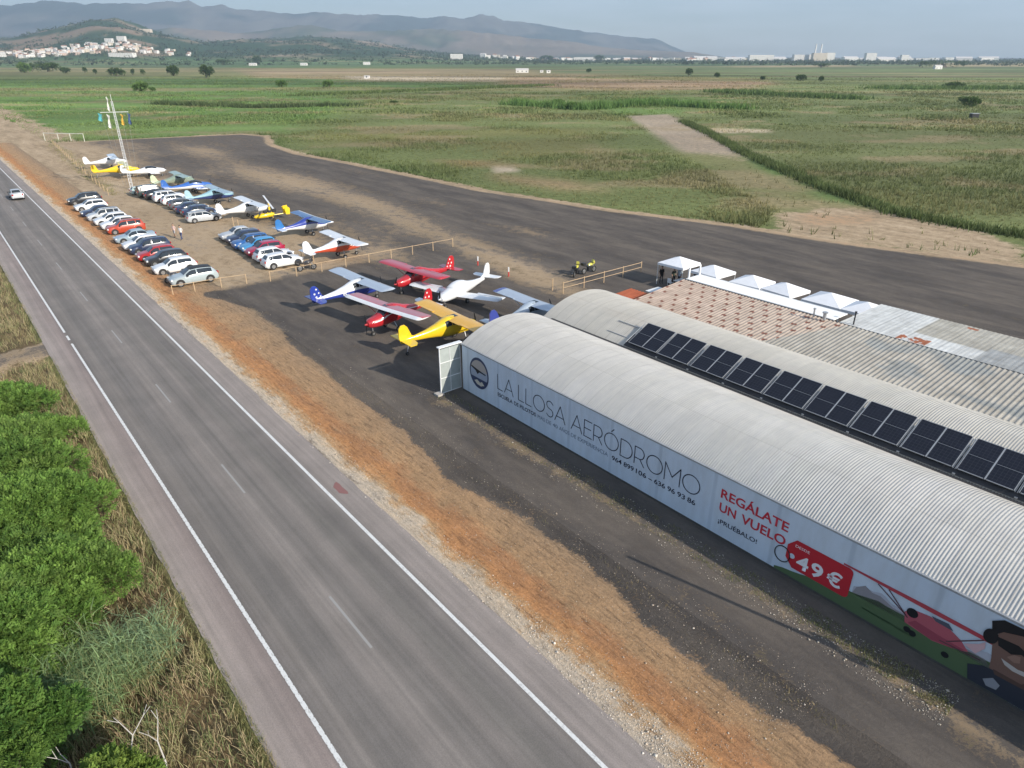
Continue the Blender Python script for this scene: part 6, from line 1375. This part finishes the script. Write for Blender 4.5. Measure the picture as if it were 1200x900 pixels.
BIG = [(144, 2480, 70, 24, 10, 'long low white hall at the foot of the village'), (132, 2950, 24, 14, 14, 'square white house above the village middle'), (147, 3000, 28, 14, 14, 'large pale two-level house above the village'), (295, 1900, 17, 8, 4, 'small white farm shed on the left plain'), (355, 1900, 16, 8, 4, 'small white shed on the plain left of centre'), (535, 2900, 46, 24, 19, 'tall white block building left of centre far away'),
       (429, 2000, 17, 9, 5, 'white shed with dark trees near centre left'), (612, 1020, 17, 8, 3.6, 'white storage shed on the central field'), (643, 1000, 5, 4, 2.6, 'little white hut right of the storage shed'), (428, 760, 5, 3.5, 2, 'little white hut on the pale bare ground'), (1102, 1500, 13, 7, 5, 'small bright white house on the right plain'), (635, 1030, 4, 3, 2.4, 'tiny white hut beside the storage shed')]
for px, dd, L_, W2, H_, lb in BIG: house_mesh('white_building', L_, W2, H_, 'gable' if H_ < 8 else 'flat', wl[0], rfm[1], put(px, dd, 0 if dd < 2200 else None), lb, 'building', None, rg.uniform(-.15, .15))
for px, dd, L_, W2, H_, lb in [(175, 3750, 60, 30, 12, 'pale hilltop castle ruin on the dark hill')]: 
    x, y, z = put(px, dd); o = house_mesh('hilltop_ruin', L_, W2, H_, 'flat', wl[1], rfm[1], (x, y, z), lb, 'ruin', None, .1)
for i in range(75):
    px = rg.choice([rg.uniform(565, 640), rg.uniform(640, 800), rg.uniform(640, 790), rg.uniform(800, 880)])
    small('town_building', px, rg.uniform(3300, 4400), rg.uniform(15, 36), rg.uniform(12, 20), rg.uniform(7, 15), 'in the town along the centre horizon', 'building')
for i in range(34):
    px = rg.choice([rg.uniform(820, 915), rg.uniform(960, 1030), rg.uniform(1030, 1190)]); dd = rg.uniform(3500, 4500)
    g = rg.choice(['gable', 'flat']); gn = 'pitched roof' if g == 'gable' else 'flat roof'
    house_mesh('warehouse', rg.uniform(35, 90), rg.uniform(24, 36), rg.uniform(7, 15), g, wl[0], rfm[1], put(px, dd, 0), f'long white warehouse with {gn} on the right-hand horizon', 'warehouse', f'{gn} industrial buildings on the right horizon', rg.uniform(-.3, .3))
fx = [(690, 2550, 105, 20, 13, 'longest white factory hall in the centre town'), (892, 2700, 85, 24, 20, 'stepped white factory on the right of centre'), (940, 2650, 60, 26, 21, 'white factory block left of the twin chimneys'), (960, 2620, 46, 26, 26, 'cream factory block under the twin chimneys'), (972, 2660, 30, 22, 27, 'white factory block right of the twin chimneys'), (1020, 2700, 34, 22, 26, 'tall white block with a dark square'), (1060, 2700, 24, 18, 20, 'white tower block further right on the horizon')]
for px, dd, L_, W2, H_, lb in fx: dd *= 1.35; L_ *= 1.3; H_ *= 1.25; house_mesh('factory_building', L_, W2, H_, 'flat', wl[1] if 'cream' in lb else wl[0], rfm[1], put(px, dd, 0), lb, 'factory', None, 0)
for px, lb in ((954.5, 'left one of the two white factory chimneys'), (961, 'right one of the two white factory chimneys')):
    b = MB(); b.tube((0, 0, 0), (0, 0, 68), 3.6, 2.6, 12); o = b.build('chimney', wl[0]); o.location = put(px, 3560, 0); tag(o, lb, 'chimney')

# ------------------------------------------------------------------ haze
hm = bpy.data.materials.new('haze'); hm.use_nodes = True; hm.node_tree.nodes.clear()
ho = hm.node_tree.nodes.new('ShaderNodeOutputMaterial'); hv = hm.node_tree.nodes.new('ShaderNodeVolumePrincipled')
hv.inputs['Color'].default_value = (.62, .80, 1.0, 1); hv.inputs['Density'].default_value = 1.25e-4; hv.inputs['Anisotropy'].default_value = .15
hm.node_tree.links.new(hv.outputs[0], ho.inputs['Volume'])
b = MB(); b.box((0, 0, 700), (27000, 27000, 1420)); hz_ = b.build('haze', hm); tag(hz_, 'thin blue haze in the air', kind='stuff')
